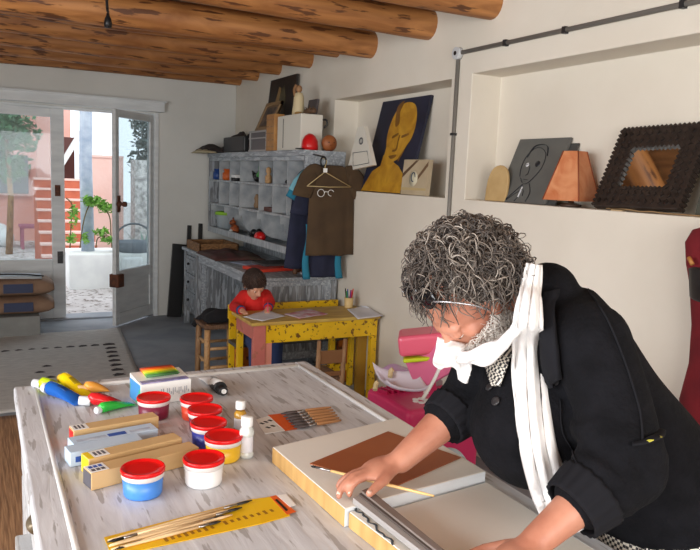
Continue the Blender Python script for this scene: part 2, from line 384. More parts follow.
# stairs
st = thing('outdoor_stairs', 'orange brick outdoor stairs climbing left of the grey pole', 'stairs', (1.2, 11, 0))
for i in range(9):
    MB().bb((.75, 10.4+i*.2, -.1), (1.50, 10.62+i*.2+(8-i)*0, .15*(i+1)-.03)).build('step', brick, st)
    MB().bb((.74, 10.39+i*.2, .15*(i+1)-.03), (1.51, 10.62+i*.2, .15*(i+1))).build('tread', terr2, st)
rp = thing('stair_canopy', 'dark sloping canopy panel above the brick stairs', 'canopy', (1.1, 13.4, 1.3))
M1 = Matrix.Translation(at(68, 152, Y=13.4))@Matrix.Rotation(-1.05, 4, 'Y')
MB(M1).box((0, 0, 0), (.85, .9, .05)).build('panel', whitewash, rp)
MB().bb((1.25, 13.5, 1.3), (1.5, 13.6, 2.05)).build('doorway_shade', mat('dark_red_opening', (92, 52, 48), .7), rp)  # dark slab standing in for the shade inside the opening
# planter and pole
tag(MB().bb((.98, 9.55, -.05), (2.5, 10.3, .44)).build('planter_box', whitewash, bevel=.02), 'white rendered planter box outside the open doorway', 'planter')
p = thing('courtyard_pole', 'blue-grey rough wooden pole standing in the white planter', 'pole', (1.3, 9.9, .4))
q = at(88, 248, Y=9.9)
MB().tube([(q.x, 9.9, .43), (q.x-.02, 9.9, 1.6), (q.x+.01, 9.9, 4.2)], [.085, .08, .075], 14).build('trunk', galv, p)
def leaves(mb, c, r, n, size, seed=1, flat=1):
    rnd = random.Random(seed)
    for _ in range(n):
        d = V((rnd.gauss(0, 1), rnd.gauss(0, 1), rnd.gauss(0, 1))).normalized(); d = V((d.x*r[0], d.y*r[1], d.z*r[2]))*rnd.random()**.4
        p = V(c)+d; a = V((rnd.uniform(-1, 1), rnd.uniform(-1, 1), rnd.uniform(-.7, .7))).normalized(); b = a.cross(V((rnd.random(), rnd.random(), rnd.random()+.1))).normalized()
        s = size*rnd.uniform(.7, 1.4)
        mb.add([p-a*s, p+b*s*.4, p+a*s, p-b*s*.4], [(0, 1, 2, 3)])
    return mb
pl = thing('climbing_plant', 'green leafy climbing plant beside the pole in the white planter', 'plant', (1.35, 9.75, .42))
mb = MB()
stems = [((80, 248), (84, 220), (92, 203), (108, 208)), ((112, 248), (111, 235), (109, 215), (96, 200)), ((96, 248), (98, 238), (108, 236), (112, 240)), ((70, 248), (71, 225), (72, 205), (66, 198))]
for s_ in stems: mb.tube(smooth_path([at(x, y, Y=9.72) for x, y in s_], 5), .008, 6)
mb.build('stem', mat('stem_brown', (96, 84, 52), .7), pl)
mb = MB()
for k, (x, y, rx, rz, n) in enumerate([(96, 202, .12, .07, 70), (106, 208, .1, .07, 60), (86, 200, .06, .06, 26), (101, 232, .1, .05, 40), (108, 240, .07, .05, 30), (73, 215, .05, .16, 40), (71, 238, .06, .07, 24), (85, 238, .05, .08, 20)]):
    leaves(mb, at(x, y, Y=9.7), (rx*1.1, .1, rz*1.1), int(n*1.7), .038, k)
mb.build('foliage', leaf, pl)
pl = thing('agave_shrub', 'blue-green shrub low behind the open door glass', 'plant', (2.3, 11, 0))
mb = MB()
for k in range(70):
    a = random.uniform(0, 2*PI); e = random.uniform(.4, 1.4); c = V((2.42+random.uniform(-.25, .3), 11+random.uniform(-.1, .1), .3)); d = V((math.cos(a)*math.cos(e), math.sin(a)*math.cos(e), math.sin(e)))
    s_ = V((-d.y, d.x, 0)).normalized()*.02; ln = random.uniform(.3, .62); mb.add([c-s_, c+s_, c+d*ln*.6+s_*.7, c+d*ln, c+d*ln*.6-s_*.7], [(0, 1, 2, 3, 4)])
mb.build('foliage', mat('agave', (132, 164, 150), .6, (104, 138, 122), 5), pl); MB().tube([(2.42, 11, 0), (2.42, 11, .4)], .04).build('stem', leaf_dark, pl)
# basket on planter
bk = thing('garden_basket', 'grey round basket with a hoop handle on the planter behind the door glass', 'basket', (1.95, 9.8, .44))
c = at(134, 249, Y=9.75); c.z = .44
MB().lathe([(.02, 0), (.2, .0), (.27, .14), (.25, .14), (.18, .02), (.02, .02)], c, 24).build('bowl', mat('basket_grey', (120, 126, 134), .8), bk)
MB().tube([c+V((.25*math.cos(a), 0, .14+.24*math.sin(a))) for a in [PI*k/12 for k in range(13)]], .013, 8).build('handle', mat('basket_grey'.replace('grey', 'dark'), (92, 98, 106), .7), bk)
cw = at(132, 262, Y=9.5)
tag(MB().box((cw.x, 9.45, .2), (.26, .1, .4), (0, 0, .2)).build('white_slab', whitewash, bevel=.03), 'small white slab leaning on the planter behind the door glass', 'slab')
def tree(name, label, c, r, n, size, trunk, seed, mt):
    t = thing(name, label, 'tree', (c[0], c[1], 0)); mb = MB(); rnd = random.Random(seed)
    for k in range(9): leaves(mb, V(c)+V((rnd.uniform(-r[0], r[0])*.6, rnd.uniform(-r[1], r[1])*.6, rnd.uniform(-r[2], r[2])*.6)), (r[0]*.5, r[1]*.5, r[2]*.45), n//9, size, seed+k)
    mb.build('crown', mt, t); MB().tube([(c[0], c[1], -.05), (c[0]+.05, c[1], c[2]*.5), (c[0], c[1], c[2])], [trunk, trunk*.8, trunk*.4], 10).build('trunk', rustic, t); return t
tree('olive_tree', 'grey-green olive tree in front of the pink house, behind the left glass', (.42, 13.6, 1.95), (.62, .6, .8), 2200, .07, .06, 3, leaf_dark)
tree('cypress_tree', 'dark grey-green tree above the pebbled wall through the door leaf', (3.15, 15, 2.3), (.42, .4, 1.1), 1600, .06, .08, 11, mat('cypress', (120, 132, 128), .7, (90, 104, 100), 6))
def bench(name, label, x, y, w, h, mt):
    t = thing(name, label, 'bench', (x, y, 0))
    MB().bb((x-w/2, y-.25, h-.05), (x+w/2, y+.25, h)).build('seat', mt, t, bevel=.01)
    for sx in (-1, 1):
        for sy in (-1, 1): MB().box((x+sx*(w/2-.05), y+sy*.2, (h-.05)/2-.01), (.05, .05, h-.03)).build('leg', mt, t)
bench('garden_bench', 'mauve pink wooden garden bench by the courtyard house', .98, 14.6, .7, .42, mat('mauve', (176, 106, 124), .7))
tag(MB().sph((.22, 15, .2), (.3, .25, .24)).sph((.40, 14.9, .14), (.16, .2, .18)).build('covered_stool', whitewash), 'white draped rounded seat beside the mauve garden bench', 'seat')
tag(MB().bb((-1.0, 9.0, -.02), (.62, 11.2, .03)).build('bright_ground_patch', whitewash, bevel=.01), 'white sheet standing in for the bright patio ground outside the left glass', 'slab')  # bright ground patch, its brightness put into the sheet's white colour
# ------------------------------------------------------------------ light
wd = bpy.data.worlds.new('world'); bpy.context.scene.world = wd; wd.use_nodes = True
bg = wd.node_tree.nodes['Background']; bg.inputs[0].default_value = (.86, .93, 1, 1); bg.inputs[1].default_value = 1.3
def area(name, loc, rot, sx, sy, e, col):
    l = bpy.data.lights.new(name, 'AREA'); l.shape = 'RECTANGLE'; l.size = sx; l.size_y = sy; l.energy = e; l.color = col
    o = bpy.data.objects.new(name, l); C.objects.link(o); o.location = loc; o.rotation_euler = rot; return o
area('daylight_left_window', (XL-.02, .7, 1.55), (0, -PI/2, 0), 1.4, 3.7, 110, (.965, .985, 1))
area('daylight_front_window', (0, YF-.02, 1.55), (PI/2, 0, 0), 3.1, 1.4, 74, (1, .96, .905))
sun = bpy.data.lights.new('sun', 'SUN'); sun.energy = .8; sun.angle = .2; sun.color = (1, .96, .9); so = bpy.data.objects.new('sun', sun); C.objects.link(so)
so.rotation_euler = V((-.35, -.55, .8)).to_track_quat('Z', 'Y').to_euler()
vs = bpy.context.scene.view_settings; vs.view_transform = 'Standard'; vs.look = 'None'; vs.gamma = 1; vs.exposure = .47; vs.use_curve_mapping = False
bpy.context.scene.cycles.max_bounces = 8; bpy.context.scene.cycles.transparent_max_bounces = 16
# ------------------------------------------------------------------ far end: rugs, sacks
rugm = mat('rug_wool', (212, 210, 205), .95, (186, 184, 181), 14, stretch=(1, 7, 1), bump=.5, bscale=60)
rugd = mat('rug_motif', (58, 52, 54), .95)
def rug_fn(x0, x1, y0, y1, sd):
    def f(u, v):
        y = y0+(y1-y0)*v; x = x0+(x1-x0)*u+(y-y1)*.085*u
        return (x+.012*noise.noise(V((0, y*2, sd)))*(1 if u > .9 else 0), y+.015*noise.noise(V((x*2, 0, sd))), .008+.006*(noise.noise(V((x*1.3, y*1.3, sd)))+.5)+.025*max(0, u-.93)*max(0, v-.8)*20)
    return f
rg = thing('woven_rug', 'pale grey woollen rug with small dark motifs near the glass door', 'rug', (.1, 5.9, 0))
RX, RY = 1.17, 6.93
MB().sheet(rug_fn(-1.3, RX, 4.72, RY, 3), 60, 50, .012).build('pile', rugm, rg)
mb = MB()
def motif(x, y, s, rz=0):
    mb.prism([(-s, -s*.55), (s, -s*.55), (s*.45, 0), (s, s*.1), (0, s*.8), (-s, s*.1), (-s*.45, 0)], 0, .004, Matrix.Translation((x, y, .0165))@Matrix.Rotation(rz, 4, 'Z'))
for i in range(15): motif(RX-.22-.1*i, RY-.62, .034, .1*(i % 3))
for i in range(12): motif(RX-.20-.012*i, RY-.62-.14*i, .045, .2*(i % 2))
for i in range(5): motif(RX-.75-.06*(i % 2), RY-1.2-.16*i, .04); motif(RX-1.5, RY-.9-.3*i, .05)
mb.build('motif', rugd, rg)['kind'] = 'stuff'
mt_ = mat('jute', (178, 136, 98), .95, (134, 98, 68), 9, stretch=(9, .5, 1), bump=.5)
mb = MB().sheet(lambda u, v: (-1.7+2.5*u, .6+4.05*v, .008+.004*noise.noise(V((u*5, v*9, 0)))), 40, 50, .012)
tag(mb.build('jute_mat', mt_), 'brown ribbed jute mat on the floor along the left side of the table', 'mat')
sackm = mat('sack_paper', (150, 122, 100), .8, (132, 104, 84), 8, bump=.3); sackw = mat('sack_white', (196, 202, 206), .8)
tag(MB().bb((-.5, 6.86, .0), (.455, 7.34, .19)).build('low_platform', mat('grey_block', (150, 152, 150), .85, (136, 138, 136), 6), bevel=.008), 'low grey block on the floor under the paper sacks', 'block')
labs = ['upper brown paper sack on the pile by the glass door', 'lower brown paper sack resting on the grey block']
for k, z in enumerate((.36, .19)):
    s_ = thing('paper_sack', labs[k], 'sack', (.0, 7.1, z), 0, 'paper sacks by the door')
    rs = []
    for i in range(25):
        u = i/24; x = -.55+1.13*u; e = min(1, (min(u, 1-u)*9))**.5*.5+.5
        rs.append([V((x, 7.1+.22*math.copysign(abs(math.cos(a))**.6, math.cos(a))*(.85+.15*e), z+.085+.083*e*math.copysign(abs(math.sin(a))**.7, math.sin(a)))) for a in [2*PI*j/20 for j in range(20)]])
    MB().rings(rs).build('bag', sackm if k else sackm, s_)
    mb = MB()
    for (a, b) in ((-.52, -.1), (-.08, .1), (.16, .4)):
        mb.bb((a, 6.868, z+.045), (b, 6.884, z+.125), 0 if b < .3 else 1)
    mb.build('printed_band', [mat('band_red', (70, 44, 44), .7), mat('band_blue', (56, 66, 96), .7)], s_)
    if k == 0:
        MB().sheet(lambda u, v: (-.5+.98*u, 6.93+.3*v, .54+.012*math.sin(u*3)-.02*(2*v-1)**2), 10, 6, .006).build('white_top_panel', sackw, s_)
        MB().tube(smooth_path([(-.1, 7.0, .545), (.15, 6.98, .562), (.35, 6.98, .555), (.5, 7.0, .535)], 5), .007, 6).build('cord', blackm, s_)
# black boards leaning in the corner
for k, (x, h, r_, lb) in enumerate([(1.80, .78, .10, 'wide black board leaning on the back wall beside the grey drawers'), (1.93, .98, .06, 'tall narrow black stick leaning behind the grey drawers, left one'), (2.06, 1.0, .05, 'tall narrow black stick leaning behind the grey drawers, right one')]):
    w_ = .15 if k == 0 else .045; M1 = Matrix.Translation((x, 7.40, 0))@Matrix.Rotation(-.13, 4, 'X')@Matrix.Rotation(r_, 4, 'Y')
    tag(MB(M1).box((0, 0, h/2+.002), (w_, .025, h)).build('black_board' if k == 0 else 'black_stick', blackm, bevel=.004), lb, 'board' if k == 0 else 'stick')
# ------------------------------------------------------------------ grey desk along the wall
dk = thing('pedestal_desk', 'long greywashed wooden desk against the right wall with drawer pedestals', 'desk', (2.1, 6, 0))
DX0, DY0, DY1, DZ = 1.83, 4.90, 7.12, .785
MB().bb((DX0-.02, DY0-.02, DZ-.028), (XR-.005, DY1+.02, DZ)).build('desktop', greywash_h, dk, bevel=.006)
MB().bb((DX0+.02, DY0+.02, .60), (XR-.02, DY1-.02, DZ-.028)).build('apron', greywash, dk) if 0 else None
def pedestal(y0, y1, fx):
    mb = MB()
    mb.bb((DX0+.02, y0+.01, .14), (XR-.02, y1-.01, DZ-.028))
    body = mb.build('pedestal', greywash, dk)
    for x in (DX0+.025, XR-.045):
        for y in (y0+.025, y1-.025): MB().box((x, y, .375+.0), (.05, .05, .75)).build('leg', greywash, dk, bevel=.004)
    for i in range(3):
        z0 = .2+i*.18; d = MB().bb((DX0+.0, y0+.06, z0), (DX0+.02, y1-.06, z0+.155)).bb((DX0-.008, y0+.09, z0+.03), (DX0+.0, y1-.09, z0+.125)).build('drawer', greywash, dk, bevel=.003)
        MB().sph((DX0-.02, (y0+y1)/2, z0+.08), .014).build('knob', blackmetal, d)
    # framed side panel
    mb = MB(); x0, x1 = DX0+.05, XR-.07
    for a, b in (((x0, y0, DZ-.07), (x1, y0+.02, DZ-.03)), ((x0, y0, .14), (x1, y0+.02, .2)), ((x0, y0, .2), (x0+.05, y0+.02, DZ-.07)), ((x1-.05, y0, .2), (x1, y0+.02, DZ-.07))): mb.bb(a, b)
    mb.build('side_frame', greywash_h, dk, bevel=.003)
    for i in (1, 2, 3, 4, 5, 6): MB().bb((x0+.05+i*.07, y0+.004, .2), (x0+.056+i*.07, y0+.012, DZ-.07)).build('batten', greywash, dk)
pedestal(6.64, 7.12, 1); pedestal(4.90, 5.30, 1)
MB().bb((XR-.10, 5.30, .35), (XR-.08, 6.64, DZ-.028)).build('back_panel', greywash, dk)
MB().bb((DX0+.02, 5.3, DZ-.10), (DX0+.045, 6.64, DZ-.028)).build('rail', greywash_h, dk)
MB().bb((XR-.035, 5.0, DZ), (XR-.01, 7.1, DZ+.06)).build('upstand', greywash, dk)
# ------------------------------------------------------------------ wall shelf unit
su = thing('pigeonhole_shelf', 'greywashed wall shelf unit with rows of pigeonholes above the desk', 'shelf', (2.3, 6.1, .9))
SX, SY0, SY1 = 2.15, 4.88, 7.38
Z = dict(top=1.725, r1=1.465, r2=1.225, bot=.925)
MB().bb((SX-.015, SY0-.015, 1.70), (XR-.002, SY1, 1.745)).bb((SX+.005, SY0-.005, 1.665), (SX+.03, SY1, 1.70)).build('top_board', greywash_h, su, bevel=.004)
MB().bb((XR-.02, SY0+.02, .925), (XR-.004, SY1-.02, 1.70)).build('back_panel', greywash, su)
for y in (SY0+.01, SY1-.01): MB().bb((SX, y-.01, .925), (XR-.004, y+.01, 1.70)).build('end_panel', greywash, su, bevel=.003)
mb = MB()
for a, b in (((SX, SY0-.012, 1.64), (XR-.005, SY0, 1.70)), ((SX, SY0-.012, .93), (SX+.055, SY0, 1.64)), ((XR-.06, SY0-.012, .93), (XR-.005, SY0, 1.64)), ((SX, SY0-.012, 1.2), (XR, SY0, 1.25))): mb.bb(a, b)
mb.build('end_frame', greywash_h, su, bevel=.003)
shl = mat('shelf_edge_pale', (186, 190, 192), .6, (150, 156, 162), 9, stretch=(1, 3, 1))
for z in (Z['r1'], Z['r2'], Z['bot']+.01): MB().bb((SX+.002, SY0+.02, z-.009), (XR-.02, SY1-.02, z+.009)).build('shelf', shl, su)
MB().bb((SX+.0, SY0+.02, .925), (SX+.018, SY1-.02, .985)).build('front_lip', shl, su, bevel=.003)
for y in (7.02, 6.68, 6.37, 5.86, 5.53, 5.22):
    MB().bb((SX+.006, y-.007, Z['r2']), (XR-.02, y+.007, 1.70)).build('divider', shl, su)
for y in (7.3, 6.85, 6.40, 5.9, 5.35):   # curved brackets under the pigeonholes
    poly = [(0, 0), (0, -.06)]+[(.03+.15*(1-math.cos(a)), -.06-.17*math.sin(a)) for a in [PI/2*k/8 for k in range(9)]]+[(.30, -.26), (.30, 0)]
    M1 = Matrix(((1, 0, 0, SX+.01), (0, 0, 1, y), (0, 1, 0, Z['r2']-.01), (0, 0, 0, 1)))
    MB().prism(poly, -.008, .008, M1).build('bracket', shl, su)
# pots and toys in the pigeonholes
def on(y, z, x=2.25): return V((x, y, z))
zt, zm, zb = Z['r1']+.009, Z['r2']+.009, Z['bot']+.019
blue = mat('blue_glaze', (40, 74, 140), .4); orangem = mat('orange_plastic', (204, 96, 32), .5); redm = mat('red_plastic', (208, 28, 30), .3); green = mat('green_plastic', (60, 150, 60), .4)
def jar(name, label, p, r, h, m, lidm=None):
    t = thing(name, label, 'jar', p); MB().lathe([(r*.7, 0), (r, h*.12), (r, h*.7), (r*.7, h*.85), (r*.72, h)], p, 18).build('body', m, t)
    if lidm: MB().lathe([(r*.8, h), (r*.82, h*1.12), (r*.3, h*1.14)], p, 18).build('lid', lidm, t)
    return t
jar('blue_jar', 'small blue jar in the leftmost top pigeonhole', on(7.27, zt, 2.215), .048, .1, blue, blue)
jar('orange_pot', 'small orange pot in the second top pigeonhole', on(6.93, zt, 2.215), .052, .1, orangem, orangem)
t = thing('toy_truck', 'tiny white and black toy in the third top pigeonhole', 'toy', on(6.54, zt)); MB().box(on(6.62, zt+.045, 2.2), (.06, .13, .03)).build('cab', white, t, bevel=.006)
for sy in (-1, 1): MB().tube([on(6.62+sy*.04, zt+.016, 2.165), on(6.62+sy*.04, zt+.016, 2.235)], .016, 12).build('wheel', blackm, t)
t = thing('toy_duck', 'black toy bird with a green head in the wide top pigeonhole', 'toy', on(6.1, zt)); MB().ell(on(6.15, zt+.045), (V((1, 0, 0)), V((0, 1, 0)), V((0, 0, 1))), (.035, .07, .04)).tube([on(6.2, zt+.05), on(6.3, zt+.1)], [.03, .006]).build('body', blackm, t)
MB().tube(smooth_path([on(6.12, zt+.06), on(6.05, zt+.1), on(6.03, zt+.14)], 4), [.03]*6+[.035]*3, 10).sph(on(6.03, zt+.14), .035).build('head', green, t); MB().tube([on(6.0, zt+.145, 2.22), on(5.95, zt+.14, 2.19)], [.014, .004], 8).build('beak', orangem, t)
tag(MB().lathe([(.02, 0), (.03, .01), (.028, .06), (.014, .08), (.024, .1), (.02, .13), (.004, .14)], on(5.75, zt, 2.2), 14).build('carved_figure', pale_wood), 'small tan wooden figure in a top pigeonhole', 'figurine')
tag(MB().sph(on(5.38, zt+.022), (.04, .07, .022)).sph(on(5.33, zt+.04), (.02, .02, .018)).build('dark_stone', blackm), 'small dark pebble shape in a top right pigeonhole', 'stone')
tag(MB().box(on(6.02, zm+.075, 2.28), (.012, .1, .15), (0, .12, 0)).build('salmon_card', mat('salmon', (196, 104, 84), .8)), 'upright salmon pink card in the middle row of the shelf', 'card')
t = thing('wooden_tray', 'dark red-brown wooden dish in the middle row of the shelf', 'dish', on(5.73, zm)); MB().bb((2.2, 5.6, zm), (2.36, 5.84, zm+.012)).bb((2.2, 5.6, zm), (2.21, 5.84, zm+.035)).bb((2.35, 5.6, zm), (2.36, 5.84, zm+.035)).bb((2.2, 5.6, zm), (2.36, 5.61, zm+.035)).bb((2.2, 5.83, zm), (2.36, 5.84, zm+.035)).build('tray', mat('redbrown', (96, 48, 34), .5), t); MB().sph((2.27, 5.72, zm+.05), (.04, .07, .035)).build('dried_gourd', mat('gourd', (120, 78, 52), .6), t)
tag(MB().lathe([(.02, 0), (.03, .02), (.02, .06), (.026, .09), (.01, .13)], on(6.3, zm, 2.3), 12).build('clay_bell', mat('clay', (160, 130, 100), .8)), 'small tan clay shape in the middle row left of the salmon card', 'figurine')
t = thing('lidded_bucket', 'small pale bucket with a lime green lid at the left end of the lower shelf', 'bucket', on(7.18, zb, 2.3))
MB().lathe([(.085, 0), (.10, .17), (.105, .175)], on(7.14, zb, 2.27), 24).build('bucket', mat('bucket_pale', (176, 186, 192), .5), t); MB().lathe([(.112, .17), (.112, .195), (.10, .205), (.02, .205)], on(7.14, zb, 2.27), 24).build('lid', mat('lime', (146, 200, 50), .4), t)
t = thing('toy_tiger', 'orange and black striped toy on the lower shelf', 'toy', on(6.75, zb)); MB().sph(on(6.75, zb+.05, 2.24), (.045, .06, .05)).sph(on(6.76, zb+.115, 2.22), .032).tube([on(6.8, zb+.1), on(6.84, zb+.16)], .008).build('body', mat('tiger', (198, 98, 40), .7, (60, 36, 26), 20, stretch=(1, 1, 3)), t)
MB().sph(on(6.72, zb+.03, 2.19), (.02, .03, .026)).build('belly', white, t)
t = thing('toy_figure_heap', 'black, white and red plush toy lying on the lower shelf', 'toy', on(6.1, zb))
MB().sph(on(6.22, zb+.035, 2.23), (.05, .09, .035)).sph(on(6.14, zb+.07, 2.22), .035).sph(on(6.06, zb+.085, 2.24), .03).build('body', blackm, t); MB().sph(on(6.2, zb+.022, 2.18), (.03, .06, .02)).build('paw', white, t); MB().sph(on(5.95, zb+.05, 2.21), (.05, .075, .05)).build('shorts', redm, t)
# things on top of the shelf unit
ZT = 1.746
clothdk = mat('dark_brown_cloth', (58, 50, 48), .95, (42, 36, 36), 10, bump=.3)
def blob_cloth(x0, x1, y0, y1, h, zf, sd, n=26):
    def f(u, v):
        e = (4*u*(1-u))**.35*(4*v*(1-v))**.35
        x = x0+(x1-x0)*u; y = y0+(y1-y0)*v
        return (x, y, zf+.004+e*h*(.65+.5*noise.noise(V((x*9, y*7, sd)))+.2*math.sin(14*v+sd)*.3))
    return f
t = thing('folded_blanket', 'dark brown folded cloth heaped on the left end of the shelf top', 'cloth', (2.25, 7, ZT))
MB().sheet(blob_cloth(2.26, 2.46, 6.20, 7.42, .25, ZT, 31), 16, 40, .008).sheet(blob_cloth(2.0, 2.25, 6.92, 7.42, .09, ZT, 33), 16, 24, .008).build('cloth', clothdk, t)
MB().sheet(blob_cloth(1.96, 2.09, 6.88, 7.38, .05, ZT-.01, 5), 10, 24, .005).build('lace_trim', mat('lace', (186, 172, 140), .9), t)
tag(MB().bb((2.14, 6.24, ZT), (2.245, 6.86, ZT+.145)).build('black_case', blackm, bevel=.012), 'black box on the shelf top between the folded cloth and the silver casket', 'box')
t = thing('silver_casket', 'silver framed dark glass casket on the shelf top', 'box', (2.25, 5.95, ZT))
MB().bb((2.17, 5.74, ZT), (2.36, 6.16, ZT+.17)).build('panel', mat('casket_dark', (60, 62, 66), .3), t)
mb = MB()
for y in (5.74, 6.15):
    for x in (2.165, 2.355): mb.bb((x, y-.008, ZT), (x+.015, y+.014, ZT+.175))
for z in (ZT+.0, ZT+.165): mb.bb((2.16, 5.73, z), (2.37, 6.17, z+.014))
mb.bb((2.16, 5.73, ZT+.11), (2.17, 6.17, ZT+.12))
mb.build('silver_frame', mat('silverish', (170, 172, 170), .35, metal=.7), t)
def lean_panel(name, label, cat, bl, tl, w, thick, m, parent=None, wdir=(0, -1, 0), group=None):
    """flat panel standing on its lower edge: bl = bottom corner, tl = top corner above it, w = width along wdir"""
    o = V(bl); y = V(tl)-o; x = V(wdir); h = y.length; M1 = frame_M(o, x, y)
    t = thing(name, label, cat, o, 0, group)
    MB(M1).box((w/2, h/2, 0), (w, h, thick)).build('board', m, t)
    return t, M1, h
t, M1, h = lean_panel('small_picture', 'small brown framed picture standing on the silver casket', 'picture', (2.22, 6.14, ZT+.18), (2.33, 6.12, ZT+.43), .36, .014, mat('brown_mount', (120, 96, 70), .7))
MB(M1).bb((.05, .05, .0071), (.31, h-.05, .011)).build('print', mat('print_dark', (70, 62, 58), .7, (120, 100, 84), 12), t)
fm = MB(M1)
for a, b in (((0, 0), (.36, .03)), ((0, h-.03), (.36, h)), ((0, 0), (.03, h)), ((.33, 0), (.36, h))): fm.bb((a[0], a[1], -.008), (b[0], b[1], .018))
fm.build('picture_frame', mat('frame_tan', (150, 122, 88), .5), t)
t = thing('wooden_pillar_box', 'light wooden slatted box between the casket and the white box', 'box', (2.22, 5.55, ZT))
MB().bb((2.15, 5.52, ZT), (2.24, 5.70, ZT+.3)).build('box', mat('ochre_wood', (186, 136, 78), .6, (156, 108, 60), 8), t, bevel=.004)
mb = MB()
for i in range(5): mb.bb((2.145, 5.52, ZT+.03+i*.055), (2.15, 5.70, ZT+.036+i*.055))
mb.build('slat_line', rustic, t)
t = thing('white_cabinet_box', 'large white box on the shelf top behind the red hat', 'box', (2.3, 5.05, ZT))
MB().bb((2.17, 5.02, ZT), (2.355, 5.50, ZT+.275)).build('carton', mat('white_box', (222, 218, 206), .6), t, bevel=.006)
MB().bb((2.166, 5.36, ZT+.02), (2.17, 5.37, ZT+.25)).build('flap_seam', greycond, t)
MB().tube(smooth_path([(2.355, 5.03, ZT+.24), (2.375, 5.0, ZT+.235), (2.38, 5.0, ZT+.2), (2.36, 5.015, ZT+.18)], 4), .008, 8).build('hook', blackm, t)
zb2 = ZT+.276
t, M1, h = lean_panel('statue_painting', 'dark painting of a pale draped figure leaning on the wall above the shelf', 'painting', (2.385, 6.40, ZT), (2.458, 6.36, 2.42), .62, .02, mat('painting_dark', (40, 34, 30), .5, (26, 22, 20), 6))
mb = MB(M1)
mb.prism([(.14, .18), (.5, .18), (.46, .3), (.42, .5), (.36, .6), (.28, .54), (.2, .35)], .0101, .012); mb.build('painted_cloak', mat('olive_paint', (92, 84, 56), .6, (60, 56, 40), 8), t)
MB(M1).prism([(.06, .18), (.2, .18), (.26, .4), (.3, .58), (.25, .6), (.16, .4)], .012, .013).build('painted_robe', mat('ochre_dim', (140, 112, 70), .6), t)
t = thing('draped_figurine', 'cream robed figurine standing on the white box', 'figurine', (2.28, 5.3, zb2))
fp = V((2.25, 5.26, zb2))
MB().lathe([(.05, 0), (.052, .02), (.044, .08), (.04, .14), (.03, .17), (.015, .18)], fp, 18, Matrix.Rotation(-.0, 4, 'X')@Matrix.Rotation(.0, 4, 'Y')).build('robe', mat('cream', (214, 196, 156), .5), t)
MB().sph(fp+V((0, 0, .205)), (.024, .024, .03)).build('head', mat('tan_skin', (164, 122, 84), .6), t)
MB().tube(smooth_path([fp+V((-.03, 0, .14)), fp+V((-.02, .05, .2)), fp+V((.0, .06, .24))], 4), .012, 8).build('arm', mat('tan_skin', (164, 122, 84), .6), t)
mb = MB(); mb.sph(fp+V((-.03, -.07, .012)), (.03, .03, .012)); tag(mb.build('shell', mat('ochre2', (170, 126, 60), .6)), 'small ochre lump beside the cream figurine', 'ornament')
tag(MB().box((2.32, 5.14, zb2+.06), (.02, .16, .12), (0, .15, 0)).build('dark_notebook', mat('slate', (76, 70, 72), .7)), 'small dark notebook standing on the white box', 'notebook')
for k, (y, r, lb) in enumerate([(5.12, .022, 'left of the little brown nuts on the white box'), (5.06, .026, 'middle of the little brown nuts on the white box'), (4.99, .022, 'right of the little brown nuts on the white box')]):
    tag(MB().sph((2.26, y, zb2+r), (r, r*1.2, r)).tube([(2.26, y, zb2+r*1.8), (2.255, y+.01, zb2+r*2.5)], .004, 6).build('dried_seed_pod', mat('pod', (92, 66, 44), .7)), lb, 'seed pod', 'seed pods on the white box')
t = thing('red_hat', 'bright red rounded hat on the shelf top in front of the white box', 'cap', (2.19, 4.95, ZT))
q = at(308, 150, Y=4.985); cx = q.x
MB().lathe([(.062, 0), (.064, .03), (.058, .07), (.04, .105), (.015, .122), (.002, .124)], (2.222, 4.955, ZT), 24).build('crown', redm, t)
MB().sheet(lambda u, v: (2.17-.05*v, 4.96+.07*(u-.5), ZT+.006+.004*math.sin(3*u)), 8, 4, .004).build('peak', blackm, t)
t = thing('carved_mask', 'small brown wooden head at the right end of the shelf top', 'mask', (2.36, 4.95, ZT))
q = at(329, 149, Y=4.93)
MB().ell((q.x+.01, 4.95, ZT+.06), (V((1, 0, 0)), V((0, 1, 0)), V((0, 0, 1))), (.062, .045, .064)).build('head', mat('mask_wood', (164, 96, 50), .5, (130, 70, 36), 12), t)
for s_ in (-1, 1): MB().sph((q.x+.01+s_*.02, 4.912, ZT+.065), (.009, .006, .005)).build('eye', mat('darkbrown', (50, 28, 18), .5), t)
MB().tube([(q.x, 4.915, ZT+.055), (q.x, 4.905, ZT+.042)], [.006, .009], 8).build('nose', mat('mask_wood', (164, 96, 50)), t)
